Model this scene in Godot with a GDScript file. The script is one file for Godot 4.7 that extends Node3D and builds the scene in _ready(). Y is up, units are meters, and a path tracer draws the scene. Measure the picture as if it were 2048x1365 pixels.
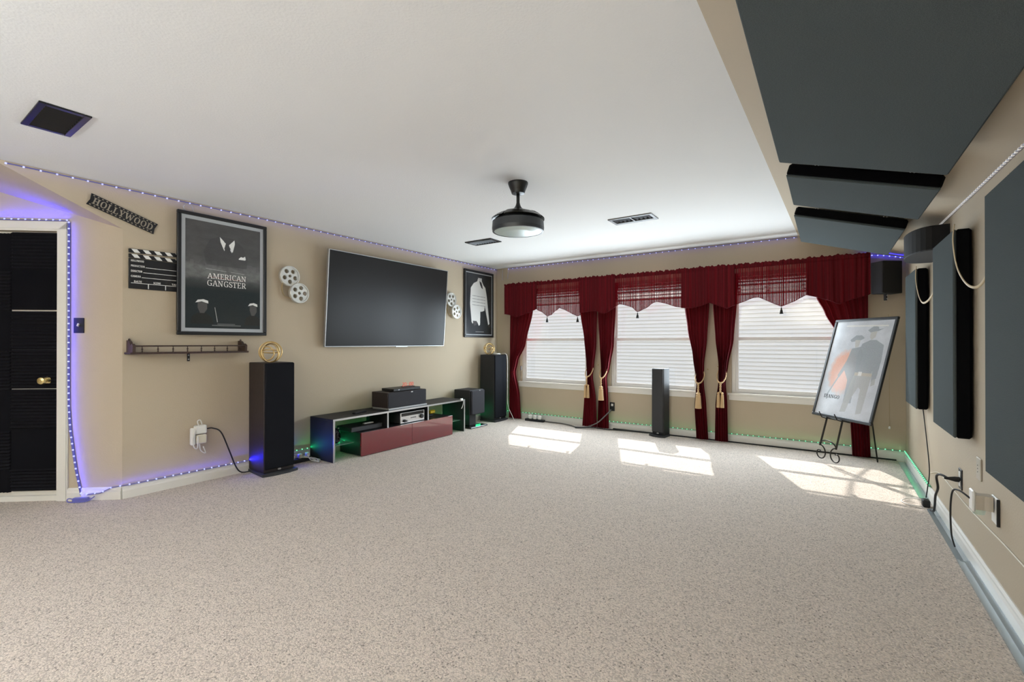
extends Node3D
# A home-cinema room: TV wall on the left, three curtained windows ahead, acoustic panels on the right.
# x runs along the window wall, y is up, z runs from the window wall towards the camera.

const WALL_R := 5.335        # right wall
const CEIL := 2.5
const SUN_TRAVEL := Vector3(0.39, -1.0, 0.95)

var M := {}                  # materials
var used := {}               # names in use
var rng := RandomNumberGenerator.new()


# ------------------------------------------------------------------ mesh builder
class MB:
	var st := SurfaceTool.new()
	func _init() -> void:
		st.begin(Mesh.PRIMITIVE_TRIANGLES)
		st.set_smooth_group(-1)
	func smooth(on: bool) -> MB:
		st.set_smooth_group(0 if on else -1)
		return self
	func tri(a: Vector3, b: Vector3, c: Vector3) -> void:      # counter-clockwise seen from outside
		for p in [a, c, b]:
			st.add_vertex(p)
	func quad(a: Vector3, b: Vector3, c: Vector3, d: Vector3) -> void:
		tri(a, b, c)
		tri(a, c, d)
	func tri_out(a: Vector3, b: Vector3, c: Vector3, mid: Vector3) -> void:
		if (b - a).cross(c - a).dot((a + b + c) / 3.0 - mid) < 0.0:
			tri(a, c, b)
		else:
			tri(a, b, c)
	func quad_out(a: Vector3, b: Vector3, c: Vector3, d: Vector3, mid: Vector3) -> void:
		tri_out(a, b, c, mid)
		tri_out(a, c, d, mid)
	func box(mid: Vector3, size: Vector3, bevel := 0.0, turn := Basis.IDENTITY) -> MB:
		var h := size / 2.0
		var v := minf(bevel, minf(h.x, minf(h.y, h.z)) * 0.9)
		if v <= 0.0:
			var c := []
			for i in 8:
				c.append(mid + turn * Vector3(h.x if i & 1 else -h.x, h.y if i & 2 else -h.y, h.z if i & 4 else -h.z))
			for q in [[0, 1, 3, 2], [4, 5, 7, 6], [0, 1, 5, 4], [2, 3, 7, 6], [0, 2, 6, 4], [1, 3, 7, 5]]:
				quad_out(c[q[0]], c[q[1]], c[q[2]], c[q[3]], mid)
			return self
		var p := {}
		for sx in [-1, 1]:
			for sy in [-1, 1]:
				for sz in [-1, 1]:
					var s := Vector3(sx, sy, sz)
					for ax in 3:
						var e := Vector3(h.x - v, h.y - v, h.z - v)
						e[ax] = h[ax]
						p[[sx, sy, sz, ax]] = mid + turn * (e * s)
					tri_out(p[[sx, sy, sz, 0]], p[[sx, sy, sz, 1]], p[[sx, sy, sz, 2]], mid)
		for s in [-1, 1]:
			quad_out(p[[s, -1, -1, 0]], p[[s, 1, -1, 0]], p[[s, 1, 1, 0]], p[[s, -1, 1, 0]], mid)
			quad_out(p[[-1, s, -1, 1]], p[[1, s, -1, 1]], p[[1, s, 1, 1]], p[[-1, s, 1, 1]], mid)
			quad_out(p[[-1, -1, s, 2]], p[[1, -1, s, 2]], p[[1, 1, s, 2]], p[[-1, 1, s, 2]], mid)
			for t in [-1, 1]:
				quad_out(p[[s, t, -1, 0]], p[[s, t, 1, 0]], p[[s, t, 1, 1]], p[[s, t, -1, 1]], mid)
				quad_out(p[[s, -1, t, 0]], p[[s, 1, t, 0]], p[[s, 1, t, 2]], p[[s, -1, t, 2]], mid)
				quad_out(p[[-1, s, t, 1]], p[[1, s, t, 1]], p[[1, s, t, 2]], p[[-1, s, t, 2]], mid)
		return self
	func span(a: Vector3, b: Vector3, bevel := 0.0) -> MB:      # box between two corners
		return box((a + b) / 2.0, (b - a).abs(), bevel)
	# a flat outline in the plane of axes u, v carried from o + w * w0 to o + w * w1
	func prism(outline: PackedVector2Array, o: Vector3, u: Vector3, v: Vector3, w: Vector3, w0: float, w1: float) -> MB:
		var poly := outline
		if Geometry2D.is_polygon_clockwise(poly):
			poly = outline.duplicate()
			poly.reverse()
		var flip := u.cross(v).dot(w) * (w1 - w0) < 0.0
		var at := func(q: Vector2, k: float) -> Vector3: return o + u * q.x + v * q.y + w * k
		var ids := Geometry2D.triangulate_polygon(poly)
		for k in range(0, ids.size(), 3):
			var a: Vector2 = poly[ids[k]]
			var b: Vector2 = poly[ids[k + 1]]
			var c: Vector2 = poly[ids[k + 2]]
			if (b - a).cross(c - a) < 0.0:
				var t := b
				b = c
				c = t
			if flip:
				tri(at.call(a, w1), at.call(c, w1), at.call(b, w1))
				tri(at.call(a, w0), at.call(b, w0), at.call(c, w0))
			else:
				tri(at.call(a, w1), at.call(b, w1), at.call(c, w1))
				tri(at.call(a, w0), at.call(c, w0), at.call(b, w0))
		for k in poly.size():
			var a: Vector2 = poly[k]
			var b: Vector2 = poly[(k + 1) % poly.size()]
			if flip:
				quad(at.call(a, w0), at.call(a, w1), at.call(b, w1), at.call(b, w0))
			else:
				quad(at.call(a, w0), at.call(b, w0), at.call(b, w1), at.call(a, w1))
		return self
	func tube(path: Array, r: float, sides := 8, closed := false, flat := 1.0) -> MB:
		var n := path.size()
		var rings := []
		var side := Vector3.ZERO
		for k in n:
			var t: Vector3
			if closed:
				t = (path[(k + 1) % n] - path[(k - 1 + n) % n]).normalized()
			else:
				t = (path[mini(k + 1, n - 1)] - path[maxi(k - 1, 0)]).normalized()
			if side == Vector3.ZERO:
				side = t.cross(Vector3.UP if absf(t.y) < 0.9 else Vector3.RIGHT).normalized()
			side = (side - t * side.dot(t)).normalized()
			var other := t.cross(side)
			var ring := []
			for j in sides:
				var a := TAU * j / sides
				ring.append(path[k] + (side * cos(a) + other * sin(a) * flat) * r)
			rings.append(ring)
		smooth(true)
		for k in (n if closed else n - 1):
			var p: Array = rings[k]
			var q: Array = rings[(k + 1) % n]
			for j in sides:
				var i := (j + 1) % sides
				quad(p[j], p[i], q[i], q[j])
		if not closed:
			for j in range(1, sides - 1):
				tri(rings[0][0], rings[0][j + 1], rings[0][j])
				tri(rings[n - 1][0], rings[n - 1][j], rings[n - 1][j + 1])
		smooth(false)
		return self
	# outline of [radius, height] turned round the y axis (or the basis given)
	func lathe(outline: Array, mid := Vector3.ZERO, sides := 32, turn := Basis.IDENTITY) -> MB:
		for k in outline.size() - 1:
			smooth(true)
			st.set_smooth_group(k + 1)
			for j in sides:
				var a := TAU * j / sides
				var b := TAU * (j + 1) / sides
				var r0: float = outline[k][0]
				var y0: float = outline[k][1]
				var r1: float = outline[k + 1][0]
				var y1: float = outline[k + 1][1]
				var p := mid + turn * Vector3(r0 * cos(a), y0, r0 * sin(a))
				var q := mid + turn * Vector3(r0 * cos(b), y0, r0 * sin(b))
				var s := mid + turn * Vector3(r1 * cos(b), y1, r1 * sin(b))
				var t := mid + turn * Vector3(r1 * cos(a), y1, r1 * sin(a))
				if r1 > 1e-5:
					tri(p, t, s)
				if r0 > 1e-5:
					tri(p, s, q)
		smooth(false)
		return self
	# a sheet of cloth: at(u, v) for u, v in 0..1, with uv
	func sheet(nu: int, nv: int, at: Callable, us := 1.0, vs := 1.0) -> MB:
		smooth(true)
		var g := []
		for i in nu + 1:
			var row := []
			for j in nv + 1:
				row.append(at.call(float(i) / nu, float(j) / nv))
			g.append(row)
		for i in nu:
			for j in nv:
				for q in [[i, j], [i + 1, j + 1], [i + 1, j], [i, j], [i, j + 1], [i + 1, j + 1]]:
					st.set_uv(Vector2(us * q[0] / nu, vs * q[1] / nv))
					st.add_vertex(g[q[0]][q[1]])
		smooth(false)
		return self
	func done() -> ArrayMesh:
		st.index()
		st.generate_normals()
		return st.commit()


# ------------------------------------------------------------------ naming
func numbered(called: String) -> String:
	if not used.has(called):
		used[called] = 0
		return called
	used[called] += 1
	return "%s_%03d" % [called, used[called]]

func thing(called: String, label: String, category: String, at := Vector3.ZERO, turn := 0.0, group := "") -> Node3D:
	var o := Node3D.new()
	o.name = numbered(called)
	add_child(o)
	o.position = at
	o.rotation.y = turn
	o.set_meta("label", label)
	o.set_meta("category", category)
	if group:
		o.set_meta("group", group)
	return o

func part(parent: Node3D, called: String, shape, m: Material) -> MeshInstance3D:
	var o := MeshInstance3D.new()
	o.mesh = shape.done() if shape is MB else shape
	o.material_override = m
	o.name = called
	o.cast_shadow = GeometryInstance3D.SHADOW_CASTING_SETTING_DOUBLE_SIDED
	parent.add_child(o, true)
	return o

func single(called: String, shape, m: Material, label: String, category: String, group := "") -> MeshInstance3D:
	var o := part(self, numbered(called), shape, m)
	o.set_meta("label", label)
	o.set_meta("category", category)
	if group:
		o.set_meta("group", group)
	return o

func struct(called: String, shape, m: Material, label := "") -> MeshInstance3D:
	var o := part(self, numbered(called), shape, m)
	o.set_meta("kind", "structure")
	if label:
		o.set_meta("label", label)
	return o

func struct_root(called: String, label := "", at := Vector3.ZERO, turn := 0.0) -> Node3D:
	var o := Node3D.new()
	o.name = numbered(called)
	add_child(o)
	o.position = at
	o.rotation.y = turn
	o.set_meta("kind", "structure")
	if label:
		o.set_meta("label", label)
	return o

func lettering(parent: Node3D, called: String, words: String, height: float, at: Vector3, m: Material, font_name := "Droid Serif", bold := true, wide := 0.0, depth := 0.0015) -> MeshInstance3D:
	var f := SystemFont.new()
	f.font_names = PackedStringArray([font_name])
	f.font_weight = 700 if bold else 400
	var t := TextMesh.new()
	t.text = words
	t.font = f
	t.font_size = 32
	t.pixel_size = 0.01
	t.depth = 0.01
	t.curve_step = 2.0
	var box := t.get_aabb()
	var o := part(parent, called, t, m)
	var k := height / maxf(box.size.y, 0.001)
	var kx := wide / maxf(box.size.x, 0.001) if wide > 0.0 else k
	o.scale = Vector3(kx, k, depth / 0.01)
	o.position = at - Vector3((box.position.x + box.size.x / 2.0) * kx, (box.position.y + box.size.y / 2.0) * k, 0.0)
	return o

func stuff(o: Node3D) -> Node3D:
	o.set_meta("kind", "stuff")
	return o


# ------------------------------------------------------------------ materials
func flat(called: String, c: Color, rough := 0.8, metal := 0.0, spec := 0.5) -> StandardMaterial3D:
	var m := StandardMaterial3D.new()
	m.resource_name = called
	m.albedo_color = c
	m.roughness = rough
	m.metallic = metal
	m.metallic_specular = spec
	M[called] = m
	return m

func c8(r: int, g: int, b: int) -> Color:
	return Color8(r, g, b)

func noise_tex(size: int, freq: float, ramp: Array, kind := FastNoiseLite.TYPE_SIMPLEX, octaves := 3, as_normal := false, bump := 4.0, sd := 7) -> NoiseTexture2D:
	var n := FastNoiseLite.new()
	n.noise_type = kind
	n.frequency = freq
	n.fractal_octaves = octaves
	n.seed = sd
	if octaves <= 1:
		n.fractal_type = FastNoiseLite.FRACTAL_NONE
	var t := NoiseTexture2D.new()
	t.width = size
	t.height = size
	t.seamless = true
	t.noise = n
	t.as_normal_map = as_normal
	t.bump_strength = bump
	if ramp:
		var g := Gradient.new()
		g.offsets = PackedFloat32Array(ramp.map(func(q): return q[0]))
		g.colors = PackedColorArray(ramp.map(func(q): return q[1]))
		t.color_ramp = g
	return t

func triplanar(m: StandardMaterial3D, per_metre: float) -> void:
	m.uv1_triplanar = true
	m.uv1_world_triplanar = true
	m.uv1_scale = Vector3.ONE * per_metre

func glowing(called: String, c: Color, energy: float) -> StandardMaterial3D:
	var m := flat(called, c * 0.6, 0.4)
	m.emission_enabled = true
	m.emission = c
	m.emission_energy_multiplier = energy
	return m

# tufts of yarn stamped on a wrapping picture: [colours, relief]
func carpet_pile(n: int) -> Array:
	var r := RandomNumberGenerator.new()
	r.seed = 31
	var high := PackedFloat32Array()
	var tone := PackedFloat32Array()
	high.resize(n * n)
	tone.resize(n * n)
	tone.fill(0.86)
	for k in n * n / 26:
		var cx := r.randf() * n
		var cy := r.randf() * n
		var rad := r.randf_range(2.2, 4.4)
		var top := r.randf_range(0.55, 1.0)
		var t := r.randf_range(0.93, 1.05)
		if r.randf() < 0.07:
			t = r.randf_range(0.58, 0.76)
			rad *= 0.8
		var q := int(ceil(rad))
		for dy in range(-q, q + 1):
			for dx in range(-q, q + 1):
				var d := (dx * dx + dy * dy) / (rad * rad)
				if d < 1.0:
					var at := posmod(int(cy) + dy, n) * n + posmod(int(cx) + dx, n)
					var h := top * (1.0 - d)
					if h > high[at] * 0.8:
						high[at] = maxf(high[at], h)
						tone[at] = t
	var im := Image.create(n, n, false, Image.FORMAT_RGB8)
	var bump := Image.create(n, n, false, Image.FORMAT_RGB8)
	for y in n:
		for x in n:
			var t := tone[y * n + x]
			im.set_pixel(x, y, Color(0.85 * t, 0.80 * t, 0.753 * t))
			var h := high[y * n + x]
			bump.set_pixel(x, y, Color(h, h, h))
	bump.bump_map_to_normal_map(3.0)
	return [ImageTexture.create_from_image(im), ImageTexture.create_from_image(bump)]

func materials() -> void:
	# painted drywall with a fine orange-peel relief
	var peel := noise_tex(512, 0.05, [], FastNoiseLite.TYPE_SIMPLEX, 3, true, 2.0, 3)
	var w := flat("wall_paint", c8(190, 176, 154), 0.75, 0.0, 0.35)
	w.normal_enabled = true
	w.normal_texture = peel
	w.normal_scale = 0.25
	triplanar(w, 2.2)
	var cl := flat("ceiling_paint", c8(240, 240, 239), 0.9, 0.0, 0.25)
	cl.normal_enabled = true
	cl.normal_texture = peel
	cl.normal_scale = 0.3
	triplanar(cl, 2.0)
	# cut-pile carpet: pale beige tufts with darker flecks
	var cp := flat("carpet", Color(1, 1, 1), 1.0, 0.0, 0.1)
	var pile := carpet_pile(1024)
	cp.albedo_texture = pile[0]
	cp.normal_enabled = true
	cp.normal_texture = pile[1]
	cp.normal_scale = 0.7
	triplanar(cp, 0.84)
	flat("trim_white", c8(232, 229, 222), 0.45)
	flat("vinyl_white", c8(240, 240, 237), 0.4)
	flat("door_white", c8(226, 222, 212), 0.5)
	var foam := flat("foam", c8(30, 30, 34), 0.95, 0.0, 0.2)
	foam.normal_enabled = true
	foam.normal_texture = noise_tex(256, 0.2, [], FastNoiseLite.TYPE_SIMPLEX, 2, true, 5.0, 4)
	triplanar(foam, 6.0)
	var felt := flat("panel_felt", Color(1, 1, 1), 0.95, 0.0, 0.25)
	felt.albedo_texture = noise_tex(512, 0.18, [[0.0, c8(62, 69, 71)], [0.5, c8(80, 87, 88)], [1.0, c8(97, 104, 105)]], FastNoiseLite.TYPE_SIMPLEX, 3, false, 4.0, 5)
	felt.normal_enabled = true
	felt.normal_texture = noise_tex(512, 0.2, [], FastNoiseLite.TYPE_SIMPLEX, 2, true, 5.0, 6)
	felt.normal_scale = 0.6
	triplanar(felt, 3.0)
	flat("panel_side", c8(12, 12, 14), 0.95, 0.0, 0.2)
	flat("black_satin", c8(22, 22, 24), 0.45)
	flat("black_matte", c8(18, 18, 19), 0.85)
	flat("black_gloss", c8(14, 14, 16), 0.12)
	flat("near_black", c8(30, 30, 33), 0.6)
	flat("charcoal", c8(48, 49, 52), 0.6)
	var ash := flat("espresso_wood", Color(1, 1, 1), 0.55)
	ash.albedo_texture = noise_tex(512, 0.02, [[0.0, c8(26, 18, 16)], [0.5, c8(38, 28, 26)], [1.0, c8(50, 38, 34)]], FastNoiseLite.TYPE_SIMPLEX, 4, false, 4.0, 8)
	ash.uv1_triplanar = true
	ash.uv1_scale = Vector3(14, 1.2, 14)
	var wal := flat("shelf_wood", Color(1, 1, 1), 0.45)
	wal.albedo_texture = noise_tex(256, 0.03, [[0.0, c8(46, 32, 26)], [0.5, c8(64, 46, 38)], [1.0, c8(82, 60, 50)]], FastNoiseLite.TYPE_SIMPLEX, 4, false, 4.0, 9)
	wal.uv1_triplanar = true
	wal.uv1_scale = Vector3(3, 20, 20)
	flat("grille_cloth", c8(28, 29, 33), 0.95, 0.0, 0.2)
	flat("grille_grey", c8(60, 60, 64), 0.9, 0.0, 0.25)
	flat("silver", c8(196, 196, 196), 0.3, 0.8)
	flat("brushed_steel", c8(178, 180, 182), 0.35, 0.75)
	flat("screen_black", c8(37, 36, 36), 0.3, 0.0, 0.32)
	flat("gold", c8(214, 184, 128), 0.28, 0.9)
	flat("brass", c8(214, 196, 140), 0.25, 0.9)
	var red := flat("drawer_red", c8(112, 22, 34), 0.07, 0.0, 0.7)
	red.clearcoat_enabled = true
	red.clearcoat = 1.0
	red.clearcoat_roughness = 0.03
	flat("plastic_white", c8(238, 237, 232), 0.4)
	flat("plastic_cream", c8(222, 214, 196), 0.45)
	flat("plastic_taupe", c8(190, 180, 164), 0.4)
	flat("rubber_black", c8(20, 20, 20), 0.6)
	flat("cable_grey", c8(96, 92, 88), 0.6)
	flat("cable_white", c8(232, 230, 224), 0.5)
	flat("wrought_iron", c8(40, 38, 36), 0.45, 0.6)
	flat("frame_black", c8(24, 24, 25), 0.4)
	flat("mat_grey", c8(176, 180, 184), 0.6)
	flat("reel_silver", c8(214, 214, 208), 0.35, 0.35)
	flat("film_tan", c8(178, 158, 122), 0.5)
	flat("paint_white", c8(236, 235, 230), 0.6)
	flat("cutout_beige", c8(156, 146, 130), 0.7)
	flat("tassel_gold", c8(206, 172, 128), 0.7)
	flat("tassel_dark", c8(32, 32, 30), 0.9)
	flat("tape_grey", c8(168, 178, 182), 0.22, 0.55)
	flat("tape_clear", c8(196, 196, 214), 0.5)
	flat("tape_tan", c8(206, 186, 150), 0.6)
	flat("toy_yellow", c8(226, 190, 40), 0.35)
	flat("toy_dark", c8(34, 34, 30), 0.5)
	flat("vent_black", c8(26, 26, 28), 0.3, 0.3)
	flat("vent_grey", c8(120, 120, 120), 0.4, 0.5)
	flat("duct_sheet", c8(96, 98, 100), 0.5, 0.6)
	flat("fan_black", c8(26, 27, 26), 0.35)
	flat("fan_band", c8(52, 56, 60), 0.4)
	flat("fan_blade", c8(40, 38, 30), 0.25)
	var lens := flat("fan_lens", c8(196, 212, 207), 0.3, 0.0, 0.4)
	lens.subsurf_scatter_enabled = true
	lens.subsurf_scatter_strength = 0.2
	var sid := flat("siding", c8(240, 240, 238), 0.6)
	sid.resource_name = "siding"
	flat("roof_shingle", c8(110, 106, 102), 0.9)
	flat("exterior_ground", c8(128, 124, 104), 0.95)
	flat("bark", c8(96, 86, 76), 0.95)
	var glass := flat("window_glass", Color(1, 1, 1, 0.04), 0.02)
	glass.transparency = BaseMaterial3D.TRANSPARENCY_ALPHA
	var scr := flat("insect_screen", Color(0.86, 0.87, 0.88, 0.11), 0.9)
	scr.transparency = BaseMaterial3D.TRANSPARENCY_ALPHA
	var gs := flat("glass_shelf", Color(0.75, 0.95, 0.85, 0.25), 0.04)
	gs.transparency = BaseMaterial3D.TRANSPARENCY_ALPHA
	flat("blind_slat", c8(150, 144, 136), 0.5)
	# wine-red voile: gathered threads make the sheer denser and thinner in streaks
	var voile := flat("velvet", c8(112, 9, 24), 0.75, 0.0, 0.3)
	voile.rim_enabled = true
	voile.rim = 0.25
	voile.rim_tint = 0.8
	voile.backlight_enabled = true
	voile.backlight = Color(0.2, 0.012, 0.03)
	var im := Image.create(512, 8, false, Image.FORMAT_RGBA8)
	var fold_sheen := Image.create(512, 8, false, Image.FORMAT_RGB8)  # highlights and shade of the folds, put into the opaque cloth colour as streaks
	var r := RandomNumberGenerator.new()
	r.seed = 21
	var a := 0.95
	var left := 0
	var thin := false
	var s := 0.9
	for x in 512:
		left -= 1
		if left <= 0:
			thin = not thin
			left = r.randi_range(5, 11) if thin else r.randi_range(7, 16)
			a = r.randf_range(0.5, 0.8) if thin else r.randf_range(0.93, 0.99)
		if x % 3 == 0:
			s = lerpf(s, r.randf_range(0.62, 1.0), 0.6)
		for y in 8:
			im.set_pixel(x, y, Color(1, 1, 1, a))
			fold_sheen.set_pixel(x, y, Color(s, s, s))
	voile.albedo_texture = ImageTexture.create_from_image(fold_sheen)
	var sh := flat("voile_sheer", c8(110, 8, 22), 0.85, 0.0, 0.2)
	sh.transparency = BaseMaterial3D.TRANSPARENCY_ALPHA
	sh.albedo_texture = ImageTexture.create_from_image(im)
	sh.backlight_enabled = true
	sh.backlight = Color(0.2, 0.012, 0.03)
	flat("fill_lamp_shade", c8(240, 236, 226), 0.6)


# ------------------------------------------------------------------ scene
func _ready() -> void:
	rng.seed = 5
	# camera
	var cam := Camera3D.new()
	cam.name = "camera"
	cam.position = Vector3(4.658, 1.25, 6.346)
	cam.rotation = Vector3(0.003214, 0.600516, 0.0)
	cam.fov = 72.95
	cam.near = 0.05
	cam.far = 200.0
	add_child(cam)
	cam.current = true
	# sky, exposure
	var sky := ProceduralSkyMaterial.new()
	sky.sky_top_color = Color(0.78, 0.82, 0.88)
	sky.sky_horizon_color = Color(0.93, 0.94, 0.95)
	sky.ground_bottom_color = Color(0.5, 0.48, 0.44)
	sky.ground_horizon_color = Color(0.7, 0.69, 0.66)
	sky.sky_energy_multiplier = 1.28
	var env := Environment.new()
	env.background_mode = Environment.BG_SKY
	env.sky = Sky.new()
	env.sky.sky_material = sky
	env.tonemap_mode = Environment.TONE_MAPPER_LINEAR
	env.tonemap_exposure = 1.05
	env.sdfgi_enabled = true
	env.ssao_enabled = true
	env.ssil_enabled = true
	var we := WorldEnvironment.new()
	we.name = "environment"
	we.environment = env
	add_child(we)
	# sun through the windows
	var sun := DirectionalLight3D.new()
	sun.name = "sun"
	sun.look_at_from_position(Vector3.ZERO, SUN_TRAVEL, Vector3.UP)
	sun.light_energy = 2.2
	sun.light_color = Color(1.0, 0.98, 0.955)
	sun.light_angular_distance = 0.6
	sun.shadow_enabled = true
	add_child(sun)
	# soft daylight coming in at each window
	for w in WINDOWS:
		area_light("daylight", Vector3((w[0] + w[1]) / 2.0, 1.25, 0.0), Vector3(0, 0, 1), Vector2(1.05, 1.15), 3.5, Color(0.9, 0.96, 1.0))
	materials()
	shell()
	openings()
	outside()
	fill_lamps_behind_camera()
	curtains()
	tv_wall()
	media()
	window_wall_things()
	right_wall_things()
	ceiling_things()
	led_strips()


const WINDOWS := [[0.48, 1.69], [2.04, 3.27], [3.65, 4.88]]
const SILL := 0.615
const HEAD := 2.12
const DOOR_DIR := Vector3(-0.771, 0.0, 0.637)
const DOOR_OUT := Vector3(0.637, 0.0, 0.771)
const DOOR_FROM := Vector3(0.0, 0.0, 5.06)

func area_light(called: String, at: Vector3, towards: Vector3, size: Vector2, energy: float, c: Color) -> AreaLight3D:
	var l := AreaLight3D.new()
	l.name = called
	l.area_size = size
	l.area_normalize_energy = false
	l.light_energy = energy
	l.light_color = c
	l.area_range = 30.0
	l.area_attenuation = 2.0
	l.shadow_enabled = true
	add_child(l, true)
	l.look_at_from_position(at, at + towards, Vector3.UP if absf(towards.y) < 0.9 else Vector3.FORWARD)
	return l

func omni(parent: Node3D, at: Vector3, c: Color, energy: float, size := 0.01) -> void:
	var l := OmniLight3D.new()
	l.name = "glow"
	l.light_color = c
	l.light_energy = energy
	l.light_size = size
	l.omni_range = 12.0
	l.omni_attenuation = 2.0
	l.shadow_enabled = true
	parent.add_child(l, true)
	l.position = at

func right_top(z: float) -> float:         # height of the foot of the sloped ceiling at the right wall
	return 2.145 - 0.019 * z

func break_x(z: float) -> float:           # where the flat ceiling ends
	return 4.369 - 0.0229 * z

func pv(a: Array) -> PackedVector2Array:
	var p := PackedVector2Array()
	for k in range(0, a.size(), 2):
		p.append(Vector2(a[k], a[k + 1]))
	return p

func shell() -> void:
	struct("floor", MB.new().span(Vector3(-2.6, -0.12, -0.16), Vector3(5.5, 0.0, 9.35)), M.carpet, "pale beige cut-pile carpet over the whole room")
	# flat white ceiling
	var cs := MB.new()
	for q in [[-0.15, 99.0, -0.16, 1.75], [-0.15, 0.96, 1.75, 1.9], [1.305, 2.84, 1.75, 1.9], [3.225, 99.0, 1.75, 1.9], [-0.15, 99.0, 1.9, 5.585], [-0.15, 0.91, 5.585, 5.735], [1.276, 99.0, 5.585, 5.735], [-0.15, 99.0, 5.735, 5.783], [-2.6, 99.0, 5.783, 9.35]]:
		cs.prism(pv([q[0], q[2], minf(q[1], break_x(q[2])), q[2], minf(q[1], break_x(q[3])), q[3], q[0], q[3]]), Vector3(0, CEIL, 0), Vector3.RIGHT, Vector3.BACK, Vector3.UP, 0.0, 0.08)
	struct("ceiling", cs, M.ceiling_paint, "flat white ceiling")
	# beige slope above the right wall
	var s := MB.new()
	var up := Vector3(0, 0.08, 0)
	for k in 24:                                  # the slope twists a little, so it is laid in short strips
		var lo := []
		for q in [lerpf(-0.16, 9.35, k / 24.0), lerpf(-0.16, 9.35, (k + 1) / 24.0)]:
			lo.append(Vector3(break_x(q), CEIL, q))
			lo.append(Vector3(5.6, lerpf(CEIL, right_top(q), (5.6 - break_x(q)) / (WALL_R - break_x(q))), q))
		var mid: Vector3 = (lo[0] + lo[1] + lo[2] + lo[3]) / 4.0 + up / 2.0
		s.quad_out(lo[0], lo[1], lo[3], lo[2], mid)
		s.quad_out(lo[0] + up, lo[1] + up, lo[3] + up, lo[2] + up, mid)
		s.quad_out(lo[0], lo[2], lo[2] + up, lo[0] + up, mid)
		s.quad_out(lo[1], lo[3], lo[3] + up, lo[1] + up, mid)
	struct("ceiling", s, M.wall_paint, "beige sloped ceiling along the right wall")
	# beige slope over the door
	struct("ceiling", MB.new().prism(pv([4.9, 2.085, 5.783, 2.5, 5.783, 2.58, 4.9, 2.165]), Vector3(0, 0, 0), Vector3.BACK, Vector3.UP, Vector3.RIGHT, -2.6, -0.0005), M.wall_paint, "beige sloped soffit over the door")
	struct("wall_left", MB.new().prism(pv([-0.16, 0, 5.06, 0, 5.06, 2.16, 5.783, 2.5, -0.16, 2.5]), Vector3.ZERO, Vector3.BACK, Vector3.UP, Vector3.RIGHT, -0.15, 0.0), M.wall_paint, "beige wall behind the television")
	# window wall
	var w := MB.new()
	var top_r := lerpf(CEIL, right_top(0.0), (5.5 - break_x(0.0)) / (WALL_R - break_x(0.0)))
	w.prism(pv([0, 0, 5.5, 0, 5.5, 0.54, 0, 0.54]), Vector3.ZERO, Vector3.RIGHT, Vector3.UP, Vector3.BACK, -0.16, 0.0)
	w.prism(pv([0, HEAD, 5.5, HEAD, 5.5, top_r + 0.1, break_x(0) + 0.1, CEIL + 0.05, 0, CEIL + 0.05]), Vector3.ZERO, Vector3.RIGHT, Vector3.UP, Vector3.BACK, -0.16, 0.0)
	var edges := [0.0]
	for o in WINDOWS:
		edges.append(o[0])
		edges.append(o[1])
	edges.append(5.5)
	for k in range(0, edges.size(), 2):
		w.prism(pv([edges[k], 0.54, edges[k + 1], 0.54, edges[k + 1], HEAD, edges[k], HEAD]), Vector3.ZERO, Vector3.RIGHT, Vector3.UP, Vector3.BACK, -0.16, 0.0)
	struct("wall_window", w, M.wall_paint, "beige wall with three windows")
	struct("wall_right", MB.new().span(Vector3(WALL_R, 0, 0), Vector3(5.5, 2.3, 9.35)), M.wall_paint, "beige wall on the right")
	struct("wall_back", MB.new().span(Vector3(-2.6, 0, 9.2), Vector3(WALL_R, 2.5, 9.35)), M.wall_paint)
	struct("wall_alcove", MB.new().span(Vector3(-2.6, 0, 6.0), Vector3(-2.45, 2.5, 9.2)), M.wall_paint)
	# angled wall with the door
	var d := MB.new()
	var top := func(t: float) -> float: return minf(CEIL + 0.02, 2.163 + 0.2994 * t)
	d.prism(pv([0, 0, 0.475, 0, 0.475, top.call(0.475), 0, top.call(0.0)]), DOOR_FROM, DOOR_DIR, Vector3.UP, DOOR_OUT, -0.12, 0.0)
	d.prism(pv([0.475, 2.13, 1.29, 2.13, 1.29, top.call(1.29), 1.15, top.call(1.15), 0.475, top.call(0.475)]), DOOR_FROM, DOOR_DIR, Vector3.UP, DOOR_OUT, -0.12, 0.0)
	d.prism(pv([1.29, 0, 3.3, 0, 3.3, CEIL, 1.29, CEIL]), DOOR_FROM, DOOR_DIR, Vector3.UP, DOOR_OUT, -0.12, 0.0)
	struct("wall_door", d, M.wall_paint, "beige angled wall holding the door")
	# baseboards
	var bb := pv([0, 0, 0.018, 0, 0.018, 0.062, 0.012, 0.074, 0.012, 0.086, 0.005, 0.098, 0, 0.098])
	struct("baseboard_left", MB.new().prism(bb, Vector3.ZERO, Vector3.RIGHT, Vector3.UP, Vector3.BACK, 0.018, 5.062), M.trim_white)
	struct("baseboard_window", MB.new().prism(bb, Vector3.ZERO, Vector3.BACK, Vector3.UP, Vector3.RIGHT, 0.0, WALL_R), M.trim_white)
	struct("baseboard_right", MB.new().prism(bb, Vector3(WALL_R, 0, 0), Vector3.LEFT, Vector3.UP, Vector3.BACK, 0.018, 9.2), M.trim_white)
	struct("baseboard_door", MB.new().prism(bb, DOOR_FROM, DOOR_OUT, Vector3.UP, DOOR_DIR, 0.0, 0.395), M.trim_white)
	struct("baseboard_back", MB.new().span(Vector3(-2.4, 0, 9.182), Vector3(WALL_R - 0.02, 0.098, 9.2)), M.trim_white)


func door_at(s: float, y: float, out: float) -> Vector3:
	return DOOR_FROM + DOOR_DIR * s + Vector3.UP * y + DOOR_OUT * out

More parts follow.
